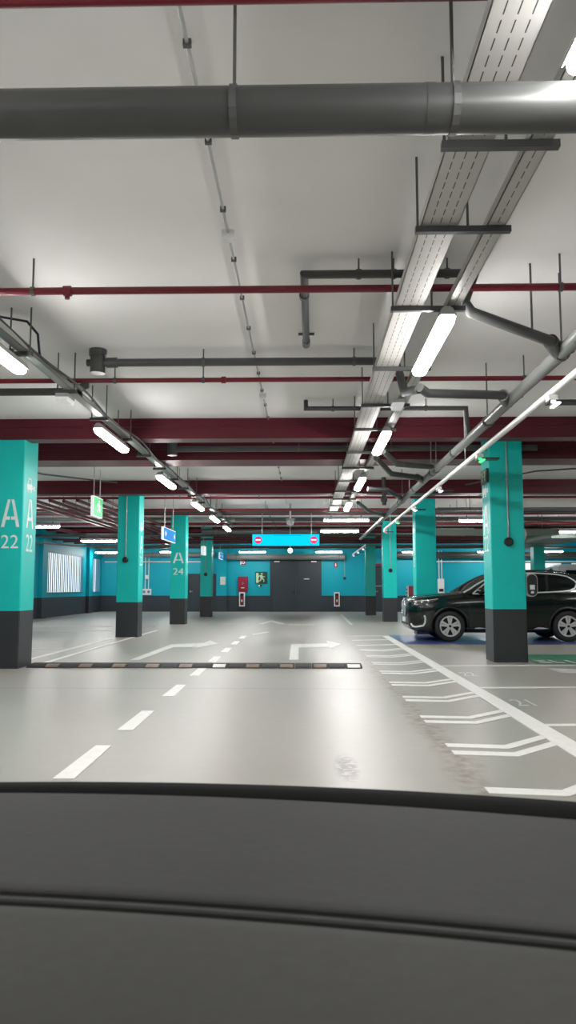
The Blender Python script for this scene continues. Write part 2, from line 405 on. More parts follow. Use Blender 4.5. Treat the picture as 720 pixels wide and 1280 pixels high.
fpart('bay_line', [[(1.5, 26), (1.62, 26), (1.75, 36), (1.62, 36)]], 'painto')

# ---------------------------------------------------------------- doors and end-wall fittings
d = MB()
for q in ((-1.83, 0, -1.75, 2.78), (.80, 0, .88, 2.78), (-1.83, 2.70, .88, 2.78)): d.box((q[0], 40.58, q[1]), (q[2], 40.7, q[3]))
dr = tag(d.build('door_1', 'door'), 'wide dark grey double fire door in the end wall', kind='structure')
for x0, x1 in ((-1.75, -.482), (-.472, .80)):
    k = MB().box((x0, 40.62, .01), (x1, 40.69, 2.70)); 
    l = k.build('door_leaf', 'door', dr)
    hx = -.56 if x0 < -1 else -.39
    MB().box((hx-.015, 40.59, .98), (hx+.015, 40.62, 1.10)).tube([(hx, 40.585, 1.04), (hx+(-.13 if x0 < -1 else .13), 40.585, 1.04)], .012, 8).build('door_handle', 'black', l, smooth=40)
    cx = -1.47 if x0 < -1 else .48
    MB().box((cx-.14, 40.56, 2.60), (cx+.14, 40.62, 2.66)).build('door_closer', 'whitep', l)
    if x0 > -1: MB().box((-.05, 40.61, 1.69), (.24, 40.62, 1.74)).build('name_plate', 'whitep', l)
def sdoor(n, x0, x1, h, label, top=None):
    f = MB()
    f.box((x0-.06, 40.6, 0), (x0, 40.7, h+.06)).box((x1, 40.6, 0), (x1+.06, 40.7, h+.06)).box((x0, 40.6, h), (x1, 40.7, h+.06))
    o = tag(f.build('door_%d' % n, 'door'), label, kind='structure')
    l = MB().box((x0, 40.64, .01), (x1, 40.69, h)).build('door_leaf', 'door', o)
    MB().box((x0+.05, 40.6, 1.0), (x0+.08, 40.64, 1.12)).tube([(x0+.065, 40.6, 1.06), (x0+.19, 40.6, 1.06)], .012, 8).build('door_handle', 'steel', l)
    if top:
        MB().box((x0, 40.58, h+.1), (x1, 40.68, h+.22)).build('door_sign', 'firered', o); MB().box((x0, 40.61, 1.32), (x1, 40.64, 1.37)).build('push_bar', 'steel', l)
sdoor(2, -6.11, -5.55, 1.93, 'narrow dark door between the A 24 column and the thin far column')
sdoor(3, -5.02, -4.72, 1.93, 'dark door beside the pilaster in the end wall')
sdoor(4, 3.66, 4.12, 2.30, 'dark door with a red sign over it behind the far column', True)
pl = MB().box((-4.66, 40.55, .84), (-4.12, 40.7, CEIL), 0).box((-4.66, 40.55, 0), (-4.12, 40.7, .84), 1)
tag(pl.build('trim_1', ['teal_wall', 'dark_wall']), 'shallow pilaster on the end wall', kind='structure')
tag(MB().box((-4.45, 40.535, 1.41), (-4.18, 40.55, 1.83)).build('notice', 'paper'), 'cream paper notice on the pilaster of the end wall', 'notice')
def ww(x0, x1, z0, z1, y0, y1): return MB().box((x0, y0, z0), (x1, y1, z1))
# fire hose cabinet
c = thing('hose_cabinet', 'dark red fire hose cabinet on the teal end wall beside the exit sign', 'fire cabinet', (-3.25, 40.7, 1.06))
ww(-3.51, -3.0, 1.06, 1.84, 40.48, 40.7).build('cabinet_body', 'firered', c)
f = ww(-3.49, -3.02, 1.08, 1.82, 40.455, 40.48).build('door', 'firered', c)
ww(-3.34, -3.17, 1.23, 1.27, 40.44, 40.455).build('handle', 'letter', f)
put_polys(k := MB(), [[(.2, 0), (.8, 0), (1, .5), (.5, 1), (0, .5)]], (-3.32, 40.455, 1.42), FX, FZ, FN, .12, .16); k.build('emblem', 'bumpyel', f)
def ext(x, label, mt):
    c = thing('extinguisher_box', label, 'extinguisher cabinet', (x, 40.7, .28), 'white framed extinguisher boxes on the end wall')
    fr = MB()
    for q in ((x-.145, .28, x-.10, 1.02), (x+.10, .28, x+.145, 1.02), (x-.1, .28, x+.1, .34), (x-.1, .96, x+.1, 1.02)): fr.box((q[0], 40.45, q[1]), (q[2], 40.7, q[3]))
    fr.build('frame', 'whitep', c); ww(x-.1, x+.1, .34, .96, 40.62, 40.66).build('back_panel', 'black', c)
    e = MB().tube([(x, 40.54, .36), (x, 40.54, .38), (x, 40.54, .74), (x, 40.54, .80), (x, 40.54, .84)], [.05, .065, .065, .045, .02], 12).build('extinguisher', mt, c, smooth=40)
    MB().tube([(x, 40.54, .84), (x, 40.54, .90)], .02, 8).tube([(x-.01, 40.54, .87), (x+.06, 40.5, .88), (x+.075, 40.49, .60)], .012, 8).build('valve_and_hose', 'black', e, smooth=40)
    ww(x-.03, x+.03, .52, .64, 40.468, 40.473).build('sticker', 'letter', e)
ext(-3.30, 'white framed extinguisher box under the hose cabinet', 'firered')
ext(1.68, 'white framed extinguisher box alone beyond the double door', 'firered')
c = thing('hose_sign', 'small red and white hose sign above the fire hose cabinet', 'sign', (-3.28, 40.7, 2.45))
ww(-3.43, -3.13, 2.45, 2.76, 40.67, 40.7).build('panel', 'firered', c)
k = MB().ring((-3.25, 40.668, 2.6), (0, 1, 0), .05, .09, .006, 20); k.box((-3.41, 40.662, 2.48), (-3.36, 40.67, 2.72)); k.build('pictogram', 'letter', c)
c = thing('extinguisher_sign', 'small red sign above the lone extinguisher box', 'sign', (1.63, 40.7, 2.32))
ww(1.53, 1.73, 2.32, 2.60, 40.67, 40.7).build('panel', 'firered', c)
MB().box((1.60, 40.662, 2.38), (1.66, 40.67, 2.54)).build('pictogram', 'letter', c)
c = thing('exit_sign', 'dark green running man exit sign on the end wall', 'exit sign', (-2.3, 40.7, 1.46))
ww(-2.62, -1.98, 1.46, 2.09, 40.66, 40.7).build('panel', 'signdark', c)
k = MB(); put_polys(k, [[(.05, .06), (.27, .06), (.27, .92), (.05, .92)]]+[[(a*.95+.02, b*.95+.02) for a, b in p] for p in MAN], (-2.6, 40.66, 1.48), FX, FZ, FN, .6, .59); k.build('running_man', 'glow', c)
c = thing('emergency_lamp', 'small round emergency lamp under the running man sign', 'lamp', (-2.35, 40.7, 1.33))
ww(-2.43, -2.27, 1.31, 1.42, 40.64, 40.7).build('housing', 'black', c); MB().sphere((-2.40, 40.63, 1.365), .04, 10).build('lens', 'emerg', c, smooth=60)
# far red cabinet with a white side
c = thing('red_cabinet', 'red cabinet with a white side panel beyond the car nose', 'fire cabinet', (4.5, 31.0, .0))
ww(4.15, 4.72, .62, 1.32, 31.0, 31.5).build('cabinet_body', 'firered', c); k = MB().box((4.12, 31.0, .62), (4.15, 31.5, 1.32))
k.build('side_panel', 'letter', c); k = MB()
for i in range(4): k.box((4.112, 31.1, .72+.14*i), (4.12, 31.4, .79+.14*i))
k.build('vent_slots', 'black', c); ww(4.2, 4.66, 0, .62, 31.1, 31.4).build('pedestal', 'dark', c)
# sockets and conduits on the end wall
c = thing('socket_cluster', 'white double socket box with twin conduits beyond the windows', 'socket box', (-8.36, 40.7, .9))
ww(-8.60, -8.12, .88, 1.20, 40.58, 40.7).build('box', 'whitep', c)
for x in (-8.48, -8.24): MB().tube([(x, 40.58, 1.04), (x, 40.56, 1.04)], .075, 14).build('socket', 'louv', c)
for x in (-8.45, -8.27): MB().tube([(x, 40.66, 1.2), (x, 40.66, 3.0)], .02, 8).build('conduit', 'whitep', c, smooth=40)
ww(-8.44, -8.28, 1.72, 1.92, 40.6, 40.7).build('switch', 'whitep', c)
c = thing('socket_box', 'white wall box with twin conduits above the car bonnet', 'socket box', (7.15, 40.7, .9))
ww(6.98, 7.30, .98, 1.72, 40.55, 40.7).build('box', 'whitep', c); ww(7.03, 7.25, 1.05, 1.2, 40.53, 40.55).build('socket', 'black', c)
for x in (7.06, 7.2): MB().tube([(x, 40.66, 1.72), (x, 40.66, 3.2)], .025, 8).build('conduit', 'whitep', c, smooth=40)
def pipe(name, label, cat, pts, r, mt, hang=(), group=None, n=12, rings=True, fittings=(), fm=None, rodh=None):
    c = thing(name, label, cat, pts[0], group)
    MB().tube(pts, r, n).build('tube', mt, c, smooth=50)
    for h in hang:                                    # hanger: rod to the ceiling and a clamp ring
        x, y, z = h; k = MB().tube([(x, y, z+r), (x, y, CEIL-.001)], .008, 6)
        k.build('hanger_rod', 'rod', c)
        ax = (1, 0, 0) if abs(pts[1][0]-pts[0][0]) > abs(pts[1][1]-pts[0][1]) else (0, 1, 0)
        MB().ring((x, y, z), ax, r*.99, r+.007, .03, 16).build('clamp', 'rod', c)
    for f in fittings:
        a, b, rr = f; MB().tube([a, b], rr, n).build('fitting', fm or mt, c, smooth=40)
    return c
pipe('conduit', 'thin white conduit running level across the end wall beyond the A 24 column', 'conduit', [(-10.6, 40.60, 2.62), (-5.4, 40.60, 2.62)], .03, 'whitep', n=8)
pipe('conduit', 'thin white conduit running level across the end wall above the car bonnet', 'conduit', [(6.9, 40.60, 2.62), (15, 40.60, 2.62)], .03, 'whitep', n=8)
pipe('duct', 'thick grey duct lying across the top of the double door', 'duct', [(-4.1, 40.35, 2.86), (2.1, 40.35, 2.86)], .15, 'pvc_l', [(-3.6, 40.35, 2.86), (1.8, 40.35, 2.86)], n=20)
pipe('duct', 'thick grey duct along the far wall above the car bonnet', 'duct', [(4.4, 40.3, 2.95), (17, 40.3, 2.95)], .17, 'pvc', [(6, 40.3, 2.95), (12, 40.3, 2.95)], n=20)
pipe('duct', 'thick grey duct along the end wall beside the louvred windows', 'duct', [(-10.6, 40.35, 2.98), (-4.75, 40.35, 2.98)], .12, 'pvc_l', [(-8, 40.35, 2.98)], n=20)
# right-hand far windows on the end wall
for i, (a, b) in enumerate([(11.2, 11.9), (12.3, 13.5), (13.9, 15.4)]):
    f = MB()
    for q in ((a, 1.7, a+.06, 2.6), (b-.06, 1.7, b, 2.6), (a, 1.7, b, 1.76), (a, 2.54, b, 2.6)): f.box((q[0], 40.6, q[1]), (q[2], 40.69, q[3]))
    w = tag(f.build('window_%d' % (i+4), 'wframe'), 'small bright window high in the far wall beyond the car roof', kind='structure')
    MB().box((a+.06, 40.65, 1.76), (b-.06, 40.67, 2.54)).build('lit_pane', 'white_e', w)

# ---------------------------------------------------------------- lights
bt = thing('hanging_batten_light', 'x', 'ceiling light', (0, 0, 0), 'LED batten lights')
k = MB().prism([(-.068, .016), (-.065, .016), (-.052, .032), (.052, .032), (.065, .016), (.068, .016), (.066, .04), (.045, .08), (.02, .10), (-.02, .10), (-.045, .08), (-.066, .04)], (0, -.76, 0), (1, 0, 0), (0, 0, 1), (0, 1, 0), 1.52); k.build('housing', 'housing', bt)
dl = [(-.050, .03), (-.064, .022), (-.064, -.008), (-.055, -.026), (-.034, -.038), (.034, -.038), (.055, -.026), (.064, -.008), (.064, .022), (.050, .03)]
k = MB(); sec = [(-.755, .55), (-.745, .80), (-.72, .95), (-.68, 1.), (.68, 1.), (.72, .95), (.745, .80), (.755, .55)]
for y, q in sec: k.v += [(a*q, y, .015+(b-.015)*q) for a, b in dl]
nd = len(dl); k.f = [[i*nd+j, i*nd+(j+1) % nd, (i+1)*nd+(j+1) % nd, (i+1)*nd+j] for i in range(7) for j in range(nd)]+[list(range(nd)), list(range(7*nd, 8*nd))[::-1]]; k.m = [0]*len(k.f)
k.build('diffuser', 'lamp', bt)
for s in (-.5, .5): MB().box((-.02, s-.02, .10), (.02, s+.02, .14)).build('bracket', 'rod', bt)
first = [True]
def batten(x, y, z, label, rz=0., s=1.):
    if first[0]:
        first[0] = False; o = bt; o.location = (x, y, z); LOC[o.name] = Vector((x, y, z)); o.rotation_euler = (0, 0, rz); o['label'] = label
    else: o = dup(bt, (x, y, z), label, rz)
    o.scale = (1, s, 1)
    if rz:
        b = LOC[o.name]
        for q in (-.5, .5): MB().tube([b+Vector((0, q, .1)), b+Vector((0, q, CEIL-z-.001))], .006, 6).build('hanger_rod', 'rod', o)
    return o
num = ['first', 'second', 'third', 'fourth', 'fifth', 'sixth', 'seventh', 'eighth', 'ninth', 'tenth']
for i, y in enumerate((2.15, 6.5, 10.9, 15.2, 19.5)): batten(1.10, y, 3.28, 'bright LED batten under the narrow slotted tray, %s from the dashboard' % num[i])
for i, y in enumerate((2.1, 6.35, 10.6, 14.85, 19.3, 23.0, 26.6)): batten(-2.70, y, 3.28, 'bright LED batten under the cabled trunking, %s from the dashboard' % num[i])
Q = math.pi/2
for x, y, z, lb in [(1.22, 22.4, 3.2, 'LED batten set crosswise past the end of the slotted tray, nearer of two'), (1.22, 26.7, 3.2, 'LED batten set crosswise past the end of the slotted tray, farther of two'),
                    (1.22, 38.8, 3.05, 'LED batten set crosswise above the lone extinguisher box'), (-2.65, 38.8, 3.05, 'LED batten set crosswise above the exit sign'),
                    (-8.55, 24.5, 3.2, 'LED batten over the bays beside the first column marking, nearest of the crosswise ones'), (-7.55, 28.0, 2.95, 'LED batten over the window bays seen before the second column'),
                    (-9.75, 38.0, 3.0, 'LED batten near the corner of the louvred windows'), (-6.62, 38.6, 3.05, 'LED batten partly hidden by the A 24 column'),
                    (5.2, 22.6, 3.2, 'LED batten over the car bonnet beside the column, nearer of two'), (5.2, 26.7, 3.2, 'LED batten over the car bonnet, farther of two'),
                    (9.4, 27.2, 3.2, 'LED batten over the car roof past the column'), (5.6, 39.0, 3.05, 'LED batten high on the end wall before the red cabinet'),
                    (9.4, 39.0, 3.05, 'LED batten near the end wall above the windscreen'), (12.2, 38.6, 3.05, 'LED batten near the small bright windows'),
                    (-8.5, 17.0, 3.2, 'LED batten over the bays behind the speed bump column'), (7.8, 15.5, 3.2, 'LED batten above the car tail'),
                    (13.5, 22.0, 3.2, 'LED batten over the bays past the car')]: batten(x, y, z, lb, Q, .87)  # last three battens are out of view, added for their light
for x in (-2.7, 1.1):
    for y in (-2.15, -6.5): batten(x, y, 3.28, 'LED batten of the row behind the dashboard')  # unseen battens, added to light the hall from behind the camera
for x in (-8.0, 6.5, 13): batten(x, 4.0, 3.2, 'LED batten over the bays beside the dashboard', Q)  # unseen battens out in the bays, added for extra light
def bulkhead(x, y, label):
    c = thing('hanging_emergency_light', label, 'emergency light', (x, y, 3.33), 'emergency lights under the trays')
    MB().box((x-.07, y-.13, 3.36), (x+.07, y+.13, 3.40)).build('base', 'housing', c)
    MB().prism([(-.07, 0), (-.055, -.045), (.055, -.045), (.07, 0)], (x, y-.125, 3.36), (1, 0, 0), (0, 0, 1), (0, 1, 0), .25).build('diffuser', 'emerg', c)
bulkhead(-2.72, 8.5, 'small bulkhead emergency light under the cabled trunking'); bulkhead(1.09, 8.85, 'small bulkhead emergency light under the narrow slotted tray')

# ---------------------------------------------------------------- cable trays
def tray(x0, x1, y0, y1, z, mt, name, label, bars=(), rods=(), xr=()):
    c = thing(name, label, 'cable tray', ((x0+x1)/2, y0, z))
    k = MB().box((x0, y0, z), (x1, y1, z+.006)).box((x0, y0, z), (x0+.004, y1, z+.06)).box((x1-.004, y0, z), (x1, y1, z+.06))
    k.build('tray_body', mt, c, smooth=None)
    for y in bars:
        a, b = xr; MB().box((a, y-.02, z-.04), (b, y+.02, z-.002)).build('support_bar', 'pvc', c)
        for x in rods: MB().tube([(x, y, z-.03), (x, y, CEIL-.001)], .008, 6).build('hanger_rod', 'rod', c)
    return c
ybars = [1.3, 2.6, 3.62, 4.52, 5.855, 7.5, 9.05, 10.45, 12.25, 13.85, 15.6, 17.2, 18.75, 20.3, 21.9]
tray(.712, .938, .6, 22.1, 3.42, 'tray4', 'cable_tray', 'wide slotted steel cable tray of four strips', ybars, (.695, 1.0), (.68, 1.26))
t = tray(1.115, 1.227, .6, 21.5, 3.42, 'tray2', 'cable_tray', 'narrow slotted steel tray carrying the battens')
k = MB().tube([(1.15, .7, 3.45), (1.16, 8, 3.45), (1.15, 21.4, 3.45)], .018, 8); k.build('cable', 'black', t, smooth=50)
t = tray(-2.70, -2.60, .6, 28, 3.44, 'steel', 'cable_trunking', 'narrow trunking with a cable on top carrying the battens over the arrow lane', [1.4+1.4*i for i in range(19)], (-2.775, -2.585), (-2.80, -2.56))
pts = []
for i in range(90):
    y = .8+i*.3; pts.append((-2.585+.025*math.sin(y*1.7), y, 3.50+.02*math.sin(y*2.3)))
MB().tube(pts, .014, 8).build('cable', 'black', t, smooth=60)
MB().tube([(-3.4, 7.0, 3.80), (-2.9, 7.05, 3.80), (-2.66, 7.1, 3.77), (-2.57, 7.15, 3.66), (-2.57, 7.2, 3.52), (-2.62, 7.4, 3.47)], .012, 8).build('cable', 'black', t, smooth=60)
for y in (5.4, 8.65): MB().box((-2.74, y-.1, 3.45), (-2.60, y+.1, 3.56)).build('junction_box', 'housing', t)

# ---------------------------------------------------------------- pipes near the camera
pipe('drain_pipe', 'thick dark grey drain pipe crossing the frame under the trays', 'pipe', [(-7, 3.02, 3.2), (8, 3.02, 3.2)], .098, 'pvc', [(-.29, 3.02, 3.2), (.62, 3.02, 3.2), (-3.6, 3.02, 3.2), (4.2, 3.02, 3.2)], n=24, fittings=[((.50, 3.02, 3.2), (.54, 3.02, 3.2), .1)])
def hl(xs, y, z): return [(x, y, z) for x in xs]
pipe('sprinkler_pipe', 'dark red sprinkler pipe at the very top edge, above the thick drain pipe', 'pipe', [(X0+.1, 2.90, 3.62), (16, 2.90, 3.62)], .03, 'redpipe', hl((-2.2, 2.05), 2.90, 3.62))
pipe('sprinkler_pipe', 'dark red sprinkler pipe crossing just behind the thick drain pipe', 'pipe', [(X0+.1, 5.92, 3.595), (16, 5.92, 3.595)], .03, 'redpipe', hl((-2.18, 2.03), 5.92, 3.595), fittings=[((-1.93, 5.92, 3.595), (-1.87, 5.92, 3.595), .042), ((-1.9, 5.92, 3.595), (-1.9, 5.92, 3.53), .02)])
pipe('sprinkler_pipe', 'dark red sprinkler pipe below the long grey pipe with a ceiling fitting', 'pipe', [(X0+.1, 8.6, 3.60), (16, 8.6, 3.60)], .028, 'redpipe', hl((-2.18, -1.16, 1.0, 2.5), 8.6, 3.60), fittings=[((-.95, 8.6, 3.6), (-.90, 8.6, 3.6), .04)])
pipe('drain_pipe', 'long grey drain pipe with a round ceiling fitting before the crimson beams', 'pipe', [(-2.28, 8.3, 3.72), (.70, 8.3, 3.72), (1.0, 8.28, 3.71), (1.03, 8.1, 3.5), (1.04, 7.85, 3.25), (1.14, 7.50, 3.19)], .045, 'pvc', hl((-1.12, .55), 8.3, 3.72), fittings=[((-2.30, 8.3, 3.60), (-2.30, 8.3, 3.80), .085), ((-2.30, 8.3, 3.80), (-2.30, 8.3, 3.868), .10), ((-2.2, 8.3, 3.72), (-2.08, 8.3, 3.72), .058), ((-2.42, 8.3, 3.72), (-2.30, 8.3, 3.72), .04)])
pipe('drain_pipe', 'bent grey pipe along the ceiling behind the slotted trays', 'pipe', [(.02, 7.75, 3.85), (.02, 7.70, 3.74), (.0, 5.98, 3.74), (1.38, 5.98, 3.74)], .034, 'pvc', [(.44, 5.98, 3.74), (.72, 5.98, 3.74), (1.15, 5.98, 3.74)], fittings=[((.02, 7.62, 3.74), (.02, 7.78, 3.74), .04), ((-.06, 7.45, 3.745), (.10, 7.45, 3.745), .014), ((.0, 6.4, 3.74), (.0, 6.46, 3.74), .044)])
pipe('drain_pipe', 'thin grey pipe on the ceiling just before the first crimson beam', 'pipe', [(.02, 10.6, 3.85), (.02, 10.58, 3.73), (2.26, 10.6, 3.73), (2.28, 10.6, 3.30)], .032, 'pvc', hl((.4, 1.7), 10.59, 3.73))
pipe('drain_pipe', 'grey pipe ending beside the cabled trunking', 'pipe', [(-9, 9.55, 3.72), (-2.95, 9.55, 3.72), (-2.80, 9.55, 3.80), (-2.80, 9.55, 3.865)], .05, 'pvc', hl((-6,), 9.55, 3.72))
pipe('drain_pipe', 'dark grey pipe between the two nearest crimson beams', 'pipe', [(-2.25, 13.15, 3.63), (4, 13.15, 3.63)], .05, 'pvc', hl((-.1, 1.5), 13.15, 3.63), fittings=[((-2.3, 13.15, 3.52), (-2.3, 13.15, 3.868), .085)])
# thin ceiling conduit with clips and boxes
c = thing('ceiling_conduit', 'thin steel conduit clipped straight along the ceiling', 'conduit', (-.565, .6, 3.85))
MB().tube([(-.565, .6, 3.852), (-.565, 24, 3.852)], .010, 8).build('tube', 'steel', c, smooth=50)
for i in range(26): MB().box((-.585, 1.0+.82*i, 3.835), (-.545, 1.025+.82*i, 3.87)).build('clip', 'rod', c)
for y in (5.5, 10.3, 16): MB().box((-.61, y-.045, 3.81), (-.52, y+.045, 3.87)).build('junction_box', 'whitep', c)
# main drain with branches
c = pipe('drain_pipe', 'long grey main drain pipe running down the lane with angled branches', 'pipe', [(2.14, 5.5, 3.865), (2.14, 5.5, 3.30), (2.14, 5.62, 3.18), (2.16, 10, 3.17), (2.18, 30, 3.15)], .058, 'pvc_l', [(2.145, 8.9, 3.17), (2.15, 6.3, 3.17), (2.16, 12.5, 3.165), (2.17, 17, 3.16)], n=20)
for y in (5.85, 8.9, 11.0, 12.9, 15.0, 17.4, 20.0): MB().ring((2.16, y, 3.17), (0, 1, 0), .055, .066, .09, 20).build('coupling', 'pvc', c)
BR = [[(1.36, 5.98, 3.74), (1.30, 6.08, 3.54), (1.36, 6.10, 3.46), (2.0, 6.12, 3.22), (2.15, 6.34, 3.18)], [(1.14, 7.47, 3.2), (1.24, 7.62, 3.18), (2.02, 7.72, 3.18), (2.16, 8.05, 3.18)],
      [(1.22, 11.75, 3.33), (1.48, 12.2, 3.2), (2.05, 12.35, 3.18), (2.17, 12.7, 3.17)], [(1.15, 12.2, 3.3), (1.49, 13.1, 3.18), (1.98, 13.45, 3.17), (2.17, 13.9, 3.17)],
      [(1.26, 15.27, 3.2), (1.66, 15.3, 3.18), (2.02, 16.4, 3.17), (2.17, 16.9, 3.17)], [(1.3, 18.6, 3.3), (1.65, 19.6, 3.18), (2.05, 20.3, 3.17), (2.17, 20.7, 3.17)]]
for b in BR:
    MB().tube(b, .045, 14).build('branch', 'pvc', c, smooth=60)
    MB().tube([b[-2], b[-1]], .062, 14).build('branch_socket', 'pvc', c, smooth=60)
for x, y in ((1.85, 6.10), (2.05, 12.35), (1.9, 18.3)): MB().tube([(x, y, 3.27 if y < 10 else 3.2), (x, y, CEIL-.002)], .009 if y < 18 else .05, 8).build('riser', 'rod' if y < 18 else 'pvc', c)
MB().sphere((1.9, 18.3, 3.33), .085, 14).build('trap', 'pvc', c, smooth=80)
pipe('sprinkler_pipe', 'thin red pipe running lengthwise beside the white sensor tube', 'pipe', [(2.80, 1.5, 3.70), (2.80, 11.7, 3.70)], .024, 'redpipe', [(2.8, 7.9, 3.70), (2.8, 9.8, 3.70), (2.8, 4, 3.70)])
# sensor tube with parking sensors
c = pipe('sensor_tube', 'white square tube carrying the parking sensors over the bay line', 'conduit', [(2.16, 1.5, 2.96), (2.36, 22.7, 2.96)], .032, 'whitep', [], n=8)
for x, y in ((2.175, 3.4), (2.25, 11.3), (2.31, 17.8), (2.36, 22.3)):
    MB().tube([(x, y, 2.985), (x+.12, y, 2.995), (x+.13, y, 3.02), (x+.13, y, CEIL-.001)], .009, 6).build('hanger_rod', 'whitep', c)
def sensor(x, y, led, label):
    s = thing('parking_sensor', label, 'parking sensor', (x, y, 2.86), 'parking sensors on the white tube')
    MB().box((x-.04, y-.05, 2.875), (x+.04, y+.05, 2.925)).build('mount', 'whitep', s)
    MB().box((x-.04, y-.07, 2.855), (x+.24, y+.07, 2.875)).build('plate', 'black', s)
    MB().box((x+.02, y-.075, 2.84), (x+.055, y+.12, 2.855)).box((x-.03, y-.08, 2.842), (x+.01, y-.07, 2.868)).build('indicator_strip', led, s)
for x, y, l, t in [(2.20, 6.75, 'led_w', 'parking sensor with a white strip closest to the dashboard on the white tube'), (2.235, 9.75, 'led_g', 'parking sensor with a green strip beside the A 22 column'), (2.265, 12.9, 'led_w', 'parking sensor with a white strip just past the A 22 column'),
                   (2.295, 16.1, 'led_w', 'parking sensor with a white strip before the column behind the bonnet'), (2.325, 19.3, 'led_g', 'parking sensor with a green strip near the end of the tube'), (2.36, 22.5, 'led_r', 'parking sensor glowing red at the end of the tube')]: sensor(x, y, l, t)
c = pipe('sensor_tube', 'thin far white sensor tube near the end wall beside the lone extinguisher box', 'conduit', [(2.44, 31, 2.96), (2.46, 39.6, 2.96)], .03, 'whitep', [(2.46, 39.3, 2.96)], n=8)
for y, t in ((32.5, 'nearest'), (35.5, 'middle'), (38.8, 'farthest')):
    sensor(2.45, y, 'led_w', 'small parking sensor on the far white tube, %s of three' % t)

# ---------------------------------------------------------------- far ceiling services
for y, z, mt, r, x0, x1, lb in [(20.1, 3.60, 'redpipe', .035, -10.7, 16, 'dark red pipe crossing just behind the third crimson beam'), (23.2, 3.60, 'redpipe', .04, -10.7, 16, 'dark red pipe crossing over the blue hanging sign'),
        (21.4, 3.42, 'pvc_l', .05, 3.7, 16, 'light grey pipe crossing over the car'), (24.3, 3.66, 'pvc', .07, -3.4, 16, 'dark grey pipe in front of the no entry sign'), (24.9, 3.70, 'pvc', .05, -10.7, 3, 'thin dark pipe above the crosswise bay batten'),
        (25.7, 3.72, 'redpipe', .05, -10.7, 16, 'dark red pipe just past the no entry sign'), (26.3, 3.58, 'pvc', .06, -2.4, 16, 'dark grey pipe past the no entry sign on short rods'), (26.9, 3.66, 'pvc_l', .06, -10.7, 12, 'pale grey pipe past the no entry sign'),
        (29.5, 3.70, 'pvc', .04, -10.7, 16, 'slim grey pipe close under the ceiling beyond the A 24 column'), (32.3, 3.28, 'redpipe', .04, -10.7, 8.8, 'slim red pipe low before the far beam'), (35.4, 3.32, 'redpipe', .05, -10.7, 8.8, 'low red pipe behind the far beam'), (37.75, 3.55, 'pvc_l', .05, -10.7, 16, 'pale pipe close to the end wall'), (28.35, 3.30, 'pvc', .09, -3.8, 2, 'thick dark pipe behind the no entry sign'), (28.7, 3.63, 'redpipe', .05, -10.7, 16, 'dark red pipe above the A 24 column'),
        (30.2, 3.30, 'pvc', .05, -10.7, 8.8, 'slim dark pipe before the far beam'), (31.4, 3.60, 'redpipe', .05, -10.7, 16, 'dark red pipe just before the far beam'), (33.8, 3.30, 'pvc', .06, -10.7, 8, 'dark pipe just behind the far beam'),
        (34.8, 3.15, 'pvc_l', .035, -10.7, 8, 'slim pale pipe over the thin far column'), (36.2, 3.63, 'redpipe', .06, -10.7, 16, 'dark red pipe close to the end wall'), (37.4, 3.25, 'pvc', .09, -4, 8.8, 'thick dark pipe close to the end wall'), (38.9, 3.28, 'pvc', .06, -10.7, 16, 'dark pipe nearest the end wall')]:
    hs = [x for x in (-7.5, -3.3, -1.2, 1.6, 4.6) if x0 < x < x1]
    pipe('sprinkler_pipe' if 'red' in mt else 'service_pipe', lb, 'pipe', [(x0, y, z), (x1, y, z)], r, mt, hl(hs, y, z), n=10)
for i, x in enumerate((-5.05, -5.4, -5.75, -6.1, -6.45, -6.8, -7.2)):
    pipe('sprinkler_pipe', 'lengthwise dark red pipe of the bundle over the window bays, %s from the columns' % num[i], 'pipe', [(x, 19.2, 3.44-.02*(i % 2)), (x, 39.9, 3.44-.02*(i % 2))], .045, 'redpipe', [(x, 21.4, 3.44), (x, 30.7, 3.44)], 'red pipe bundle', n=10)
pipe('sprinkler_pipe', 'lone lengthwise dark red pipe nearest the louvred windows', 'pipe', [(-9.2, 14.6, 3.43), (-9.2, 39.9, 3.43)], .06, 'redpipe', [(-9.2, 24, 3.43)], n=10)
pipe('conduit', 'thin slanting grey conduit over the bays beside the green sign', 'conduit', [(-6.4, 14.6, 3.75), (-5.9, 17.0, 3.78), (-4.6, 18.6, 3.8)], .02, 'pvc', n=8)
pipe('conduit', 'pale sagging conduit in front of the louvred windows', 'conduit', [(-10.6, 29, 2.98), (-9.6, 31, 2.96), (-7, 34, 2.95)], .03, 'pvc_l', n=8)
pipe('conduit', 'thin dark conduit bending across the ceiling above the car roof', 'conduit', [(3.75, 17.8, 3.62), (5.0, 16.6, 3.75), (5.8, 16.6, 3.8), (8, 16.6, 3.8)], .018, 'pvc', n=8)
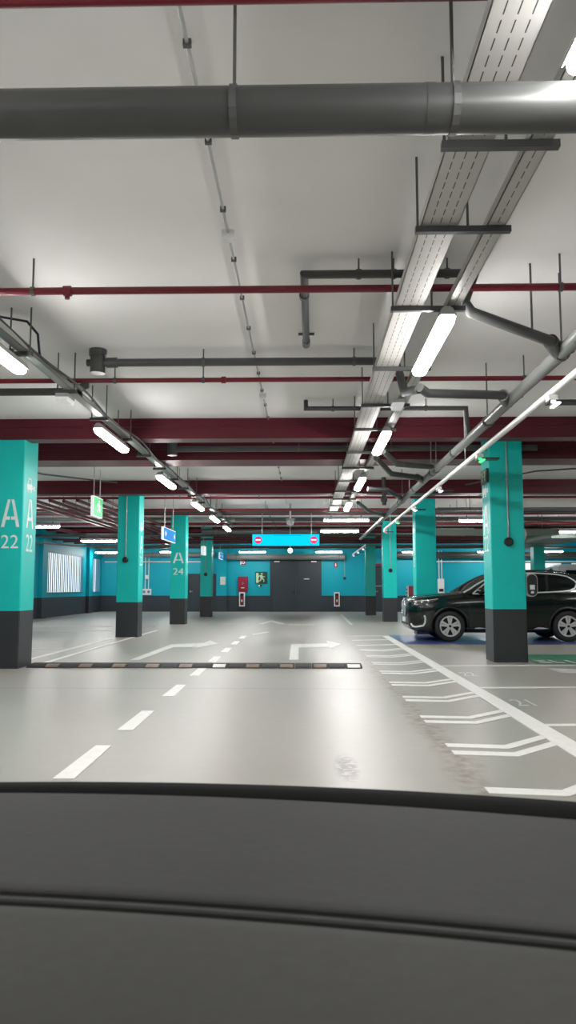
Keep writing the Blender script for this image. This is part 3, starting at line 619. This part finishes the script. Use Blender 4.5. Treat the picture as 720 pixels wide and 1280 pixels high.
for lb, lo, hi in [('grey green rectangular duct crossing above the car roof', (3.9, 25.9+.15, 3.02), (8.6, 26.55, 3.22)), ('broad grey green duct running lengthwise past the car', (9.0, 28.2, 3.05), (10.6, 38, 3.40))]:
    c = thing('air_duct', lb, 'duct', ((lo[0]+hi[0])/2, lo[1], lo[2]))
    a = .04; w = hi[0]-lo[0]; h = hi[2]-lo[2]
    MB().prism([(a, 0), (w-a, 0), (w, a), (w, h-a), (w-a, h), (a, h), (0, h-a), (0, a)], lo, (1, 0, 0), (0, 0, 1), (0, 1, 0), hi[1]-lo[1]).build('duct_body', 'duct', c)
    for f in (.12, .88):
        for g in (.1, .9): 
            x = lo[0]+w*f; y = lo[1]+(hi[1]-lo[1])*g; MB().tube([(x, y, hi[2]), (x, y, CEIL-.001)], .01, 6).build('hanger_rod', 'rod', c)
    k = MB()
    for g in (.33, .66):
        if w > 2: k.box((lo[0]+w*g-.02, lo[1]-.015, lo[2]-.015), (lo[0]+w*g+.02, hi[1]+.015, hi[2]+.015))
        else: k.box((lo[0]-.015, lo[1]+(hi[1]-lo[1])*g-.02, lo[2]-.015), (hi[0]+.015, lo[1]+(hi[1]-lo[1])*g+.02, hi[2]+.015))
    k.build('flange', 'duct', c)

# ---------------------------------------------------------------- hanging signs
def rods(c, pts, z, r=.012):
    for x, y in pts: MB().tube([(x, y, z), (x, y, CEIL-.001)], r, 8).build('hanger_rod', 'steel', c, smooth=50)
c = thing('hanging_sign', 'lit green hanging exit sign beside the cabled trunking', 'exit sign', (-4.6, 16.6, 2.78))
MB().box((-4.62, 16.4, 2.78), (-4.55, 17.1, 3.22)).build('light_box', 'white_e', c)
MB().box((-4.55, 16.41, 2.80), (-4.542, 17.09, 3.20)).build('green_face', 'green_e', c)
k = MB(); put_polys(k, MAN, (-4.542, 16.53, 2.84), (0, 1, 0), FZ, (1, 0, 0), .44, .32); k.build('running_man', 'white_e', c)
rods(c, ((-4.585, 16.5), (-4.585, 17.0)), 3.22)
def bluesign(x, y0, y1, z0, z1, label, arr=True):
    c = thing('hanging_sign', label, 'sign', (x, (y0+y1)/2, z0))
    MB().box((x-.01, y0, z0), (x+.05, y1, z1)).build('light_box', 'white_e', c)
    MB().box((x+.05, y0+.02, z0+.015), (x+.058, y1-.02, z1-.015)).build('blue_face', 'blue_e', c)
    k = MB(); h = (z1-z0)*.5; zc = (z0+z1)/2
    for y in (y0+.2, y1-.32):
        put_polys(k, [[(0, .5), (.5, 1), (.5, .68), (1, .68), (1, .32), (.5, .32), (.5, 0)]], (x+.058, y, zc-h/2), (0, 1, 0), FZ, (1, 0, 0), .16, h)
    k.build('arrow', 'white_e', c); rods(c, ((x+.02, y0+.3), (x+.02, y1-.3)), z1)
bluesign(-3.80, 20.3, 22.2, 2.52, 2.86, 'lit blue hanging direction sign before the A 24 column')
bluesign(-4.25, 38.0, 39.5, 2.68, 3.0, 'small lit blue hanging sign near the pilaster')
c = thing('hanging_sign', 'narrow white lit hanging sign at the thin far column', 'sign', (-4.27, 32.4, 2.62))
MB().box((-4.33, 32.0, 2.62), (-4.20, 32.7, 2.98)).build('light_box', 'white_e', c); rods(c, ((-4.26, 32.2), (-4.26, 32.5)), 2.98)
c = thing('hanging_sign', 'long lit blue hanging sign with two no entry discs', 'no entry sign', (-.62, 25.3, 2.62))
MB().box((-1.72, 25.2, 2.62), (.48, 25.32, 2.99)).build('light_box', 'cyan_e', c)
for x, lb in ((-1.53, 0), (.30, 0)):
    dsc = MB().tube([(x, 25.2, 2.805), (x, 25.185, 2.805)], .12, 28).build('no_entry_disc', 'noent', c, smooth=40)
    MB().box((x-.085, 25.178, 2.78), (x+.085, 25.186, 2.83)).build('bar', 'white_e', dsc)
k = MB()
for i in range(13): k.box((-1.0+.07*i, 25.19, 2.945), (-.96+.07*i, 25.2, 2.965))
k.build('small_marks', 'blue_e', c)
rods(c, ((-1.4, 25.26), (.22, 25.26)), 2.99)
c = thing('dome_camera', 'pale dome camera on the ceiling above the no entry sign', 'camera', (-.45, 24.0, 3.2))
MB().tube([(-.45, 24.0, CEIL-.001), (-.45, 24.0, 3.38)], .03, 10).build('stem', 'steel', c); MB().sphere((-.45, 24.0, 3.28), .12, 14).build('dome', 'housing', c, smooth=80)
MB().tube([(-.45, 24.0, 3.34), (-.45, 24.0, 3.40)], .14, 16).build('collar', 'pvc_l', c)
c = thing('globe_lamp', 'small round white lamp hanging under the no entry sign', 'lamp', (-.5, 26.5, 2.42))
MB().tube([(-.5, 26.5, CEIL-.001), (-.5, 26.5, 2.6)], .012, 8).build('stem', 'steel', c); MB().sphere((-.5, 26.5, 2.52), .085, 14).build('globe', 'led_w', c, smooth=80)
# things on the columns
def colconduit(x, y, z0, label, ztop=CEIL-.002):
    c = thing('call_point', label, 'conduit drop', (x, y, z0))
    MB().tube([(x, y-.016, z0+.05), (x, y-.016, ztop)], .014, 8).build('conduit', 'steel', c, smooth=50)
    MB().tube([(x, y-.001, z0), (x, y-.05, z0), (x, y-.075, z0)], [.075, .075, .05], 18).build('round_box', 'black', c, smooth=40)
    for z in (z0+.5, z0+1.05): MB().box((x-.025, y-.02, z), (x+.025, y-.001, z+.02)).build('clip', 'steel', c)
colconduit(-4.54, 19.4, 1.94, 'conduit drop with a round black box on the column behind the speed bump column')
colconduit(3.43, 13.0, 2.0, 'conduit drop with a round black box on the A 22 column before the car')
colconduit(3.16, 28.5, 1.88, 'conduit drop with a round black box on the column beyond the car nose')
colconduit(-4.27, 33.1, 1.82, 'conduit drop with a round black box on the thin far column')
colconduit(2.1, 40.7, 1.75, 'conduit drop with a round black box on the end wall beyond the far column', 3.0)
c = thing('column_sign', 'small black sign with a white H high on the A 22 column before the car', 'sign', (3.12, 13.2, 3.1))
MB().box((3.09, 13.02, 3.02), (3.138, 13.42, 3.26)).build('panel', 'signdark', c)
k = MB(); put_polys(k, [[(0, 0), (.22, 0), (.22, .4), (.78, .4), (.78, 0), (1, 0), (1, 1), (.78, 1), (.78, .6), (.22, .6), (.22, 1), (0, 1)]], (3.09, 13.34, 3.06), (0, -1, 0), FZ, (-1, 0, 0), .24, .15); k.build('letter', 'glow', c)
c = thing('siren', 'pale dome siren on the far side of the A 22 column before the car', 'siren', (3.72, 13.3, 2.1))
MB().box((3.706, 13.2, 2.02), (3.74, 13.4, 2.28)).build('back_box', 'housing', c); MB().tube([(3.74, 13.3, 2.15), (3.79, 13.3, 2.15), (3.81, 13.3, 2.15)], [.11, .10, .05], 18).build('dome', 'whitep', c, smooth=40)
# EV charger held off the column
c = thing('wall_charger', 'black capsule charger with a white rim on the A 22 column side', 'charger', (3.83, 13.25, 1.06))
def capsule(x, z0, z1, w, n=12):
    r = w/2; p = []
    for i in range(n+1): q = math.pi*i/n; p.append((x+r*math.cos(q), z1-r+r*math.sin(q)))
    for i in range(n+1): q = math.pi+math.pi*i/n; p.append((x+r*math.cos(q), z0+r+r*math.sin(q)))
    return p
MB().prism(capsule(3.825, 1.08, 1.47, .19), (0, 13.08, 0), (1, 0, 0), (0, 0, 1), (0, 1, 0), .14).build('rim', 'whitep', c)
MB().prism(capsule(3.825, 1.095, 1.455, .16), (0, 13.06, 0), (1, 0, 0), (0, 0, 1), (0, 1, 0), .02).build('face', 'black', c)
MB().box((3.785, 13.054, 1.20), (3.865, 13.06, 1.28)).box((3.80, 13.054, 1.135), (3.85, 13.06, 1.175)).build('label_plate', 'letter', c)
MB().box((3.706, 13.1, 1.15), (3.74, 13.22, 1.4)).build('bracket', 'black', c)
MB().tube([(3.73, 13.2, 1.4), (3.73, 13.2, 3.5)], .016, 8).build('conduit', 'pvc', c)

# ---------------------------------------------------------------- speed bump
c = thing('speed_bump', 'black rubber speed bump with faded blocks across the lanes', 'speed bump', (-1.8, 12.2, 0))
n = 20; xs = [-4.3+5.18*i/n for i in range(n+1)]
for i in range(n):
    a, b = xs[i]+.004, xs[i+1]-.004
    prof = [(11.9, .004), (11.98, .032), (12.1, .05), (12.3, .05), (12.42, .032), (12.5, .004)]
    p = MB().prism(prof, (a, 0, 0), (0, 1, 0), (0, 0, 1), (1, 0, 0), b-a).build('segment', 'rubber', c)
    if i % 2: MB().prism([(11.925, .014), (11.98, .035), (12.07, .048), (12.07, .052), (11.98, .039), (11.925, .018)], (a+.03, 0, 0), (0, 1, 0), (0, 0, 1), (1, 0, 0), b-a-.06).build('reflector_block', 'paintw' if i in (11, 19) else 'bumpyel', p)

# ---------------------------------------------------------------- dashboard in front of the viewer
D = thing('car_dashboard', 'dark grey dashboard top filling the bottom of the view', 'dashboard', (0, .8, 0))
def yedge(x): return 1.205-.125*x-.20*x*x       # far edge of the pad
def yseam(x): return .757-.168*x-.13*x*x
XS = [-1.0+.05*i for i in range(41)]
def loft(rows):                                   # rows of (x, y, z), one row per profile point
    m = MB(); w = len(rows[0])
    for r in rows: m.v += r
    for i in range(len(rows)-1):
        for j in range(w-1): m.f.append([i*w+j, i*w+j+1, (i+1)*w+j+1, (i+1)*w+j]); m.m.append(0)
    return m
def prof(pairs): return loft([[(x, f(x), z) for x in XS] for f, z in pairs])
def mixb(t): return lambda x: yseam(x)*(1-t+.07*x)+yedge(x)*(t-.07*x)
def mixy(t, dy=0.): return lambda x: yseam(x)*(1-t)+yedge(x)*t+dy
prof([(mixb(0.815), .915), (mixb(0.825), .920), (mixy(.92), .9225), (mixy(.985), .922), (mixy(1.0), .918), (mixy(1.05), .905), (mixy(1.15), .85), (mixy(1.2), .45), (mixy(1.2), .0)]).build('windscreen_seal', 'seal', D, smooth=60)
prof([(mixy(0, .000), .9150), (mixy(0, .001), .9190), (mixy(0, .005), .9207), (mixy(0, .02), .921), (mixy(.3), .921), (mixy(.6), .921), (mixb(0.77), .9205), (mixb(0.825), .9195), (mixb(0.832), .912)]).build('upper_pad', 'dash', D, smooth=60)
prof([(mixy(0, .001), .9178), (mixy(0, -.036), .9178)]).build('seam_gap', 'seal', D)  # shallow black strip, the shade of a deeper gap put into colour
prof([(mixy(0, -.012), .9178), (mixy(0, -.014), .9198), (mixy(0, -.0205), .9198), (mixy(0, -.0225), .9178)]).build('seam_bead', 'dash', D, smooth=30)
prof([(mixy(0, -.0345), .914), (mixy(0, -.0355), .9192), (mixy(0, -.039), .9205), (mixy(0, -.06), .921), (mixy(0, -.16), .920), (mixy(0, -.28), .912), (mixy(0, -.36), .885), (mixy(0, -.40), .82), (mixy(0, -.42), .45), (mixy(0, -.42), .0)]).build('lower_pad', 'dash2', D, smooth=60)

# ---------------------------------------------------------------- the parked car
def interp(tab, u):
    if u <= tab[0][0]: return tab[0][1]
    for i in range(len(tab)-1):
        if u <= tab[i+1][0]:
            x0, y0 = tab[i]; x1, y1 = tab[i+1]; h = x1-x0; t = (u-x0)/h
            def sl(j):
                if j <= 0: return (tab[1][1]-tab[0][1])/(tab[1][0]-tab[0][0])
                if j >= len(tab)-1: return (tab[-1][1]-tab[-2][1])/(tab[-1][0]-tab[-2][0])
                a = (tab[j][1]-tab[j-1][1])/(tab[j][0]-tab[j-1][0]); b = (tab[j+1][1]-tab[j][1])/(tab[j+1][0]-tab[j][0])
                return 0 if a*b <= 0 else 2*a*b/(a+b)
            a, b = sl(i), sl(i+1)
            return y0*(2*t**3-3*t*t+1)+h*a*(t**3-2*t*t+t)+y1*(-2*t**3+3*t*t)+h*b*(t**3-t*t)
    return tab[-1][1]
ZT = [(0,.90),(.02,.95),(.06,.985),(.15,1.01),(.35,1.045),(.7,1.085),(1.0,1.11),(1.22,1.135),(1.36,1.20),(1.6,1.36),(1.85,1.50),(2.1,1.585),(2.4,1.625),(2.75,1.64),(3.2,1.63),(3.7,1.59),(4.05,1.53),(4.22,1.47),(4.34,1.28),(4.42,1.10),(4.48,.95),(4.5,.80)]
ZB = [(0,.36),(.06,.28),(.2,.22),(.5,.19),(3.9,.20),(4.3,.30),(4.5,.42)]
WD = [(0,.60),(.04,.68),(.12,.765),(.3,.86),(.6,.905),(1.,.918),(1.6,.922),(3.4,.922),(3.9,.90),(4.2,.85),(4.4,.74),(4.5,.60)]
def belt(u): return min(interp([(0,.86),(1.2,1.04),(2.4,1.09),(4.0,1.15),(4.5,1.1)], u), interp(ZT, u)-.05)
def section(u):
    w, zt, zb, bl = interp(WD, u), interp(ZT, u), interp(ZB, u), belt(u)
    zr = zt-.035-.03*min(1, max(0, (zt-bl-.1)/.3)); yr = .965*w-max(0, zr-bl)*.46
    def L(z): return zb+(bl-zb)*z
    p = [(0, zb), (.55*w, zb), (.88*w, zb+.01), (.945*w, L(.06)), (.965*w, L(.16)), (.975*w, L(.30)), (.99*w, L(.48)), (w, L(.64)), (.998*w, L(.80)), (.985*w, L(.94)), (.965*w, bl)]
    for t in (.33, .66, 1): p.append((.965*w+(yr-.965*w)*t+.012*math.sin(math.pi*t), bl+(zr-bl)*t))
    p += [(yr*.93, zt-.022), (yr*.78, zt-.010), (yr*.4, zt-.002), (0, zt)]
    return p
def side_y(u, z):
    p = section(u)[2:14]
    for a, b in zip(p, p[1:]):
        if a[1] <= z <= b[1] and b[1] > a[1]: return a[0]+(b[0]-a[0])*(z-a[1])/(b[1]-a[1])
    return p[-1][0]
def top_z(u, v):
    p = section(u)[13:]; v = abs(v)
    for a, b in zip(p, p[1:]):
        if b[0] <= v <= a[0]: return b[1]+(a[1]-b[1])*(v-b[0])/max(1e-6, a[0]-b[0])
    return p[0][1]
CX, CY = 2.42, 18.87
CAR = thing('car', 'dark green black SUV parked behind the A 22 column', 'car', (CX+2.25, CY, 0))
def cw(u, v, z): return (CX+u, CY+v, z)
us = [0,.012,.03,.06,.1,.15,.22,.3]+[.4+.1*i for i in range(41)]+[4.44,4.47,4.49,4.5]
us = sorted(set(round(q, 3) for q in us if q <= 4.5))
bm_ = MB(); K = len(section(1)); rows = []
for u in us:
    s = section(u); ringp = [cw(u, -a, z) for a, z in s]+[cw(u, a, z) for a, z in s[::-1][1:-1]]
    rows.append(ringp)
n = len(rows[0])
for r in rows: bm_.v += r
for i in range(len(rows)-1):
    for j in range(n): bm_.f.append([i*n+j, i*n+(j+1) % n, (i+1)*n+(j+1) % n, (i+1)*n+j]); bm_.m.append(0)
bm_.f.append(list(range(n))); bm_.m.append(0); bm_.f.append(list(range((len(rows)-1)*n, len(rows)*n))[::-1]); bm_.m.append(0)
body = bm_.build('body', ['car', 'carblk'], CAR)
WU = (.93, 3.64); WR = .352
cut = MB()
for u in WU:
    for sgn in (-1, 1): cut.tube([cw(u, sgn*.62, WR+.01), cw(u, sgn*1.1, WR+.01)], .405, 40)
co = cut.build('cutter', 'carblk', CAR)
mo = body.modifiers.new('b', 'BOOLEAN'); mo.operation = 'DIFFERENCE'; mo.object = co; mo.solver = 'EXACT'
dg = bpy.context.evaluated_depsgraph_get(); dg.update()
nm = bpy.data.meshes.new_from_object(body.evaluated_get(dg), depsgraph=dg)
body.modifiers.clear(); body.data = nm; bpy.data.objects.remove(co)
nm.shade_smooth(); nm.set_sharp_from_angle(angle=math.radians(34))
def drape(poly, off, side, name, mt, cols=24, rws=6, thick=.006):     # panel following the body side; poly in (u, z)
    u0 = min(p[0] for p in poly); u1 = max(p[0] for p in poly); m = MB(); g = []
    for i in range(cols+1):
        u = u0+(u1-u0)*(.0005+.999*i/cols); zs = []
        for a, b in zip(poly, poly[1:]+poly[:1]):
            if (a[0]-u)*(b[0]-u) <= 0 and a[0] != b[0]: zs.append(a[1]+(b[1]-a[1])*(u-a[0])/(b[0]-a[0]))
        lo, hi = min(zs), max(zs)
        g.append([(u, lo+(hi-lo)*k/rws) for k in range(rws+1)])
    for lay in (off, off-thick):
        for c_ in g: m.v += [cw(u, side*(side_y(u, z)+lay), z) for u, z in c_]
    w = rws+1; N = (cols+1)*w
    for i in range(cols):
        for k in range(rws):
            q = [i*w+k, (i+1)*w+k, (i+1)*w+k+1, i*w+k+1]; m.f.append(q); m.f.append([N+e for e in q[::-1]]); m.m += [0, 0]
    bd = [i*w for i in range(cols+1)]+[cols*w+k for k in range(1, w)]+[i*w+rws for i in range(cols-1, -1, -1)]+[k for k in range(rws-1, 0, -1)]
    for a, b in zip(bd, bd[1:]+bd[:1]): m.f.append([a, b, N+b, N+a]); m.m.append(0)
    return m.build(name, mt, CAR, smooth=40)
def trimline(pts, side, r, name, mt, off=.004, closed=True, parent=None):
    P = []
    q = pts+pts[:1] if closed else pts
    for a, b in zip(q, q[1:]):
        for t in range(6): u = a[0]+(b[0]-a[0])*t/6; z = a[1]+(b[1]-a[1])*t/6; P.append(cw(u, side*(side_y(u, z)+off), z))
    u, z = q[-1]; P.append(cw(u, side*(side_y(u, z)+off), z))
    return MB().tube(P, r, 6).build(name, mt, parent or CAR, smooth=60)
FW = [(1.52,1.115),(1.63,1.20),(1.95,1.43),(2.2,1.525),(2.42,1.55),(2.40,1.13)]
RW = [(2.47,1.13),(2.49,1.552),(2.9,1.558),(3.2,1.545),(3.16,1.15)]
QW = [(3.22,1.15),(3.26,1.54),(3.45,1.525),(3.66,1.485),(3.82,1.39),(3.86,1.33),(3.80,1.24),(3.68,1.18)]
OUT = [(1.47,1.095),(1.6,1.20),(1.93,1.445),(2.2,1.545),(2.5,1.572),(2.9,1.578),(3.26,1.562),(3.47,1.545),(3.70,1.50),(3.86,1.40),(3.90,1.33),(3.83,1.22),(3.70,1.16),(3.2,1.13),(2.4,1.105)]
for sd in (-1, 1):
    for wn in (FW, RW, QW): drape(wn, .004, sd, 'side_window', 'glass')
    trimline(OUT, sd, .017, 'window_trim', 'trim')
    drape([(1.05,.80),(1.09,.86),(1.16,.86),(1.14,.80)], .004, sd, 'fender_badge', 'carblk', 4, 2)
    hl_ = drape([(.10,.83),(.07,.90),(.16,.935),(.42,.955),(.66,.985),(.70,.975),(.56,.92),(.40,.87),(.2,.83)], .006, sd, 'headlight', 'headl', 20, 4)
    k = MB()
    for u, z, rr in ((.17, .875, .034), (.31, .90, .038), (.45, .925, .030)): k.sphere(cw(u, sd*(side_y(u, z)+.006), z), rr, 12)
    k.build('projector_lens', 'chrome', hl_, smooth=60)
    trimline([(.12,.925),(.42,.945),(.66,.98)], sd, .006, 'daylight_strip', 'letter', .006, False, hl_)
    trimline([(1.06,.32),(1.7,.27),(3.0,.27),(3.30,.30)], sd, .018, 'sill_trim', 'carblk', .0, False)
    drape([(2.85,.29),(2.95,.33),(3.05,.325),(3.28,.285)], .010, sd, 'sill_accent', 'trim', 10, 2)
    drape([(1.50,.29),(1.50,.31),(1.60,.325),(1.80,.30)], .010, sd, 'sill_accent', 'trim', 10, 2)
    for u in (2.18, 3.18): MB().tube([cw(u-.11, sd*(side_y(u, .98)+.012), .98), cw(u-.07, sd*(side_y(u, .98)+.034), .985), cw(u+.07, sd*(side_y(u, .98)+.034), .985), cw(u+.11, sd*(side_y(u, .98)+.012), .98)], .014, 8).build('door_handle', 'car', CAR, smooth=50)
    for pts in ([(1.42,1.04),(1.36,.7),(1.42,.36)], [(2.44,1.10),(2.44,.7),(2.44,.36)], [(3.30,1.12),(3.42,.95),(3.24,.72)]): trimline(pts, sd, .004, 'door_gap', 'carblk', -.001, False)
    # side mirror
    y_ = side_y(1.66, 1.14)
    mm = MB(); mm.sphere(cw(1.64, sd*(y_+.17), 1.16), .11, 14, 0, .72); mm.build('side_mirror', 'car', CAR, smooth=80)
    MB().tube([cw(1.68, sd*(y_-.01), 1.10), cw(1.66, sd*(y_+.10), 1.12)], .022, 8).build('mirror_arm', 'carblk', CAR)
    trimline([(.06,.40),(.10,.34),(.16,.33),(.32,.36),(.36,.42),(.37,.52),(.35,.60)], sd, .022, 'bumper_blade', 'trim', .006, False)
    drape([(.05,.43),(.09,.56),(.22,.60),(.33,.52),(.31,.44),(.2,.40)], .004, sd, 'air_intake', 'carblk', 10, 3)
    for u in WU:
        k = MB()
        pts = [cw(u+.425*math.cos(q), sd*(side_y(u+.425*math.cos(q), max(.24, WR+.425*math.sin(q)))+.003), WR+.425*math.sin(q)) for q in [math.radians(-8+196*i/24) for i in range(25)]]
        k.tube(pts, .028, 6); k.build('arch_trim', 'carblk', CAR, smooth=50)
    MB().tube([cw(2.15, sd*.60, top_z(2.15, .60)+.02), cw(2.4, sd*.605, top_z(2.4, .605)+.035), cw(3.3, sd*.60, top_z(3.3, .6)+.035), cw(3.75, sd*.57, top_z(3.75, .57)+.02)], .014, 8).build('roof_rail', 'carblk', CAR, smooth=50)
    for u in WU:
        yc = sd*.80
        t = MB()
        prof_ = [(.235,-.10),(.25,-.112),(.30,-.118),(.335,-.105),(WR,-.08),(WR,.08),(.335,.105),(.30,.118),(.25,.112),(.235,.10)]
        nn = 44; vs = []
        for j in range(nn):
            q = 2*math.pi*j/nn; vs += [cw(u+r_*math.cos(q), yc+w_, WR+r_*math.sin(q)) for r_, w_ in prof_]
        pk = len(prof_); t.add(vs, [(j*pk+i, j*pk+(i+1) % pk, ((j+1) % nn)*pk+(i+1) % pk, ((j+1) % nn)*pk+i) for j in range(nn) for i in range(pk)])
        ty = t.build('wheel', 'rubber', CAR, smooth=35)
        k = MB().ring(cw(u, yc, WR), (0, 1, 0), .215, .238, .20, 44); k.ring(cw(u, yc+sd*.098, WR), (0, 1, 0), .208, .242, .012, 44)
        yo = yc+sd*.085
        for s5 in range(5):
            for e in (-1, 1):
                q0 = math.radians(90+72*s5+e*16); q1 = math.radians(90+72*s5+e*10)
                a = Vector((math.cos(q0)*.045, math.sin(q0)*.045)); b = Vector((math.cos(q1)*.222, math.sin(q1)*.222))
                dn = (b-a).normalized(); pr = Vector((-dn.y, dn.x)); 
                k.prism([tuple(a-pr*.018), tuple(b-pr*.030), tuple(b+pr*.030), tuple(a+pr*.018)], cw(u, yo, WR), (1, 0, 0), (0, 0, 1), (0, sd, 0), .018)
        k.tube([cw(u, yo-sd*.03, WR), cw(u, yo+sd*.024, WR)], .062, 20)
        rm = k.build('rim', 'alloy', ty, smooth=30)
        MB().tube([cw(u, yo+sd*.024, WR), cw(u, yo+sd*.028, WR)], .03, 16).build('hub_cap', 'black', ty)
        MB().tube([cw(u, yc-sd*.02, WR), cw(u, yc+sd*.0, WR)], .205, 28).build('brake_disc', 'black', ty)
# windscreen, bonnet lines, grille
def drape_top(u0, u1, v0, v1, name, mt, off=.005, c_=14, r_=14):
    m = MB()
    for i in range(c_+1):
        for j in range(r_+1):
            u = u0+(u1-u0)*i/c_; h0 = v0+(v1-v0)*i/c_; v = -h0+2*h0*j/r_
            m.v.append(cw(u-off*.6, v, top_z(u, v)+off))
    w = r_+1
    for i in range(c_):
        for j in range(r_): m.f.append([i*w+j, (i+1)*w+j, (i+1)*w+j+1, i*w+j+1]); m.m.append(0)
    return m.build(name, mt, CAR, smooth=50)
drape_top(1.30, 2.02, .70, .60, 'windscreen', 'glass')
for sd in (-1, 1):
    i_r = .022
    MB().tube([cw(1.27+.15*i, sd*(section(1.27+.15*i)[13][0]-.01), section(1.27+.15*i)[13][1]+.010) for i in range(6)], i_r, 8).build('pillar_trim', 'trim' if sd < 0 else 'carblk', CAR, smooth=50)  # only the near pillar gets the pale painted reflection
    MB().tube([cw(.10+.18*i, sd*(.50+.045*i), top_z(.10+.18*i, .5+.045*i)+.001) for i in range(7)], .009, 6).build('bonnet_crease', 'car', CAR, smooth=60)
    g = MB()
    for z in [.60+.033*i for i in range(10)]: pass
    y0, y1 = sd*.03, sd*.29
    cap = [(y0, .60), (y0+sd*.02, .57), (y1-sd*.05, .57), (y1, .62), (y1+sd*.015, .80), (y1-sd*.02, .90), (y0+sd*.03, .915), (y0, .89)]
    P = [cw(-.012, a, z) for a, z in cap]; P.append(P[0])
    kd = MB().tube(P, .026, 8).build('grille', 'chrome', CAR, smooth=60)
    sl = MB()
    for i in range(8): a = y0+(y1-y0)*(i+.6)/8.6; sl.box(cw(-.012, a-.006, .585), cw(.004, a+.006, .90))
    sl.build('grille_bars', 'alloy', kd)
    sl = MB().box(cw(.0, min(y0, y1), .575), cw(.003, max(y0, y1), .90)); sl.build('grille_mesh', 'carblk', kd)
k = MB().tube([cw(-.02, 0, .945), cw(.01, 0, .95)], .04, 18).build('badge', 'alloy', CAR, smooth=40)
MB().box(cw(-.02, -.26, .43), cw(-.003, .26, .54)).build('number_plate', 'whitep', CAR)
MB().box(cw(-.012, -.5, .37), cw(.03, .5, .42)).build('bumper_grille', 'carblk', CAR)
MB().prism([(3.42, 0), (3.62, 0), (3.60, .10), (3.56, .105)], (CX, CY-.015, 1.60), (1, 0, 0), (0, 0, 1), (0, 1, 0), .03).build('aerial_fin', 'carblk', CAR)
MB().prism([(4.0, 1.535), (4.38, 1.50), (4.38, 1.47), (4.1, 1.48)], (CX, CY-.58, 0), (1, 0, 0), (0, 0, 1), (0, 1, 0), 1.16).build('roof_spoiler', 'car', CAR)
for sd in (-1, 1): drape([(4.2,.93),(4.2,1.05),(4.44,1.04),(4.44,.92)], .005, sd, 'tail_light', 'firered', 8, 3)

# far white van, seen above the car roof
V = thing('van', 'white van with dark windows far beyond the car roof', 'van', (13.2, 34.2, 0))
side = [(0,.35),(4.9,.35),(5.1,.6),(5.05,1.05),(4.4,1.25),(3.75,2.05),(3.5,2.22),(.2,2.26),(.03,2.15),(-.02,.8)]
MB().prism(side, (10.85, 33.3, 0), (1, 0, 0), (0, 0, 1), (0, 1, 0), 1.85).build('body', 'van', V)
for q in ([(.35,1.35),(1.5,1.35),(1.5,2.0),(.35,2.0)], [(1.6,1.35),(2.6,1.35),(2.6,2.0),(1.6,2.0)], [(2.75,1.35),(4.1,1.30),(3.6,2.0),(2.75,2.0)]):
    MB().prism(q, (10.85, 33.295, 0), (1, 0, 0), (0, 0, 1), (0, 1, 0), .012).build('side_window', 'glass', V)
for u in (.95, 4.05):
    for y in (33.28, 34.95):
        w = MB().tube([(10.85+u, y, .34), (10.85+u, y+.22, .34)], .335, 28).build('wheel', 'rubber', V, smooth=40)
        MB().tube([(10.85+u, y-.006, .34), (10.85+u, y+.22, .34)], .2, 20).build('rim', 'alloy', w, smooth=40)

# ---------------------------------------------------------------- world, camera
W = bpy.data.worlds.new('World'); bpy.context.scene.world = W; W.use_nodes = True
bg = W.node_tree.nodes['Background']; bg.inputs[0].default_value = (.80, .92, 1, 1); bg.inputs[1].default_value = 1.7
cam = bpy.data.cameras.new('camera'); co = bpy.data.objects.new('camera', cam); C.objects.link(co)
cam.sensor_fit = 'VERTICAL'; cam.sensor_height = 36; cam.lens = 27
p = math.atan(95.5/960); yaw = math.atan(21/960*math.cos(p))
co.location = (0, 0, 1.22); co.rotation_euler = (math.pi/2+p, 0, yaw)
cam.clip_start = .02; cam.clip_end = 200
cam.dof.use_dof = True; cam.dof.focus_distance = 13; cam.dof.aperture_fstop = 9
sc = bpy.context.scene; sc.camera = co
sc.view_settings.view_transform = 'Standard'; sc.view_settings.look = 'None'; sc.view_settings.gamma = 1
sc.view_settings.use_curve_mapping = False; sc.view_settings.exposure = 0.0
sc.cycles.use_denoising = True; sc.cycles.max_bounces = 8; sc.cycles.diffuse_bounces = 5; sc.cycles.sample_clamp_indirect = 6
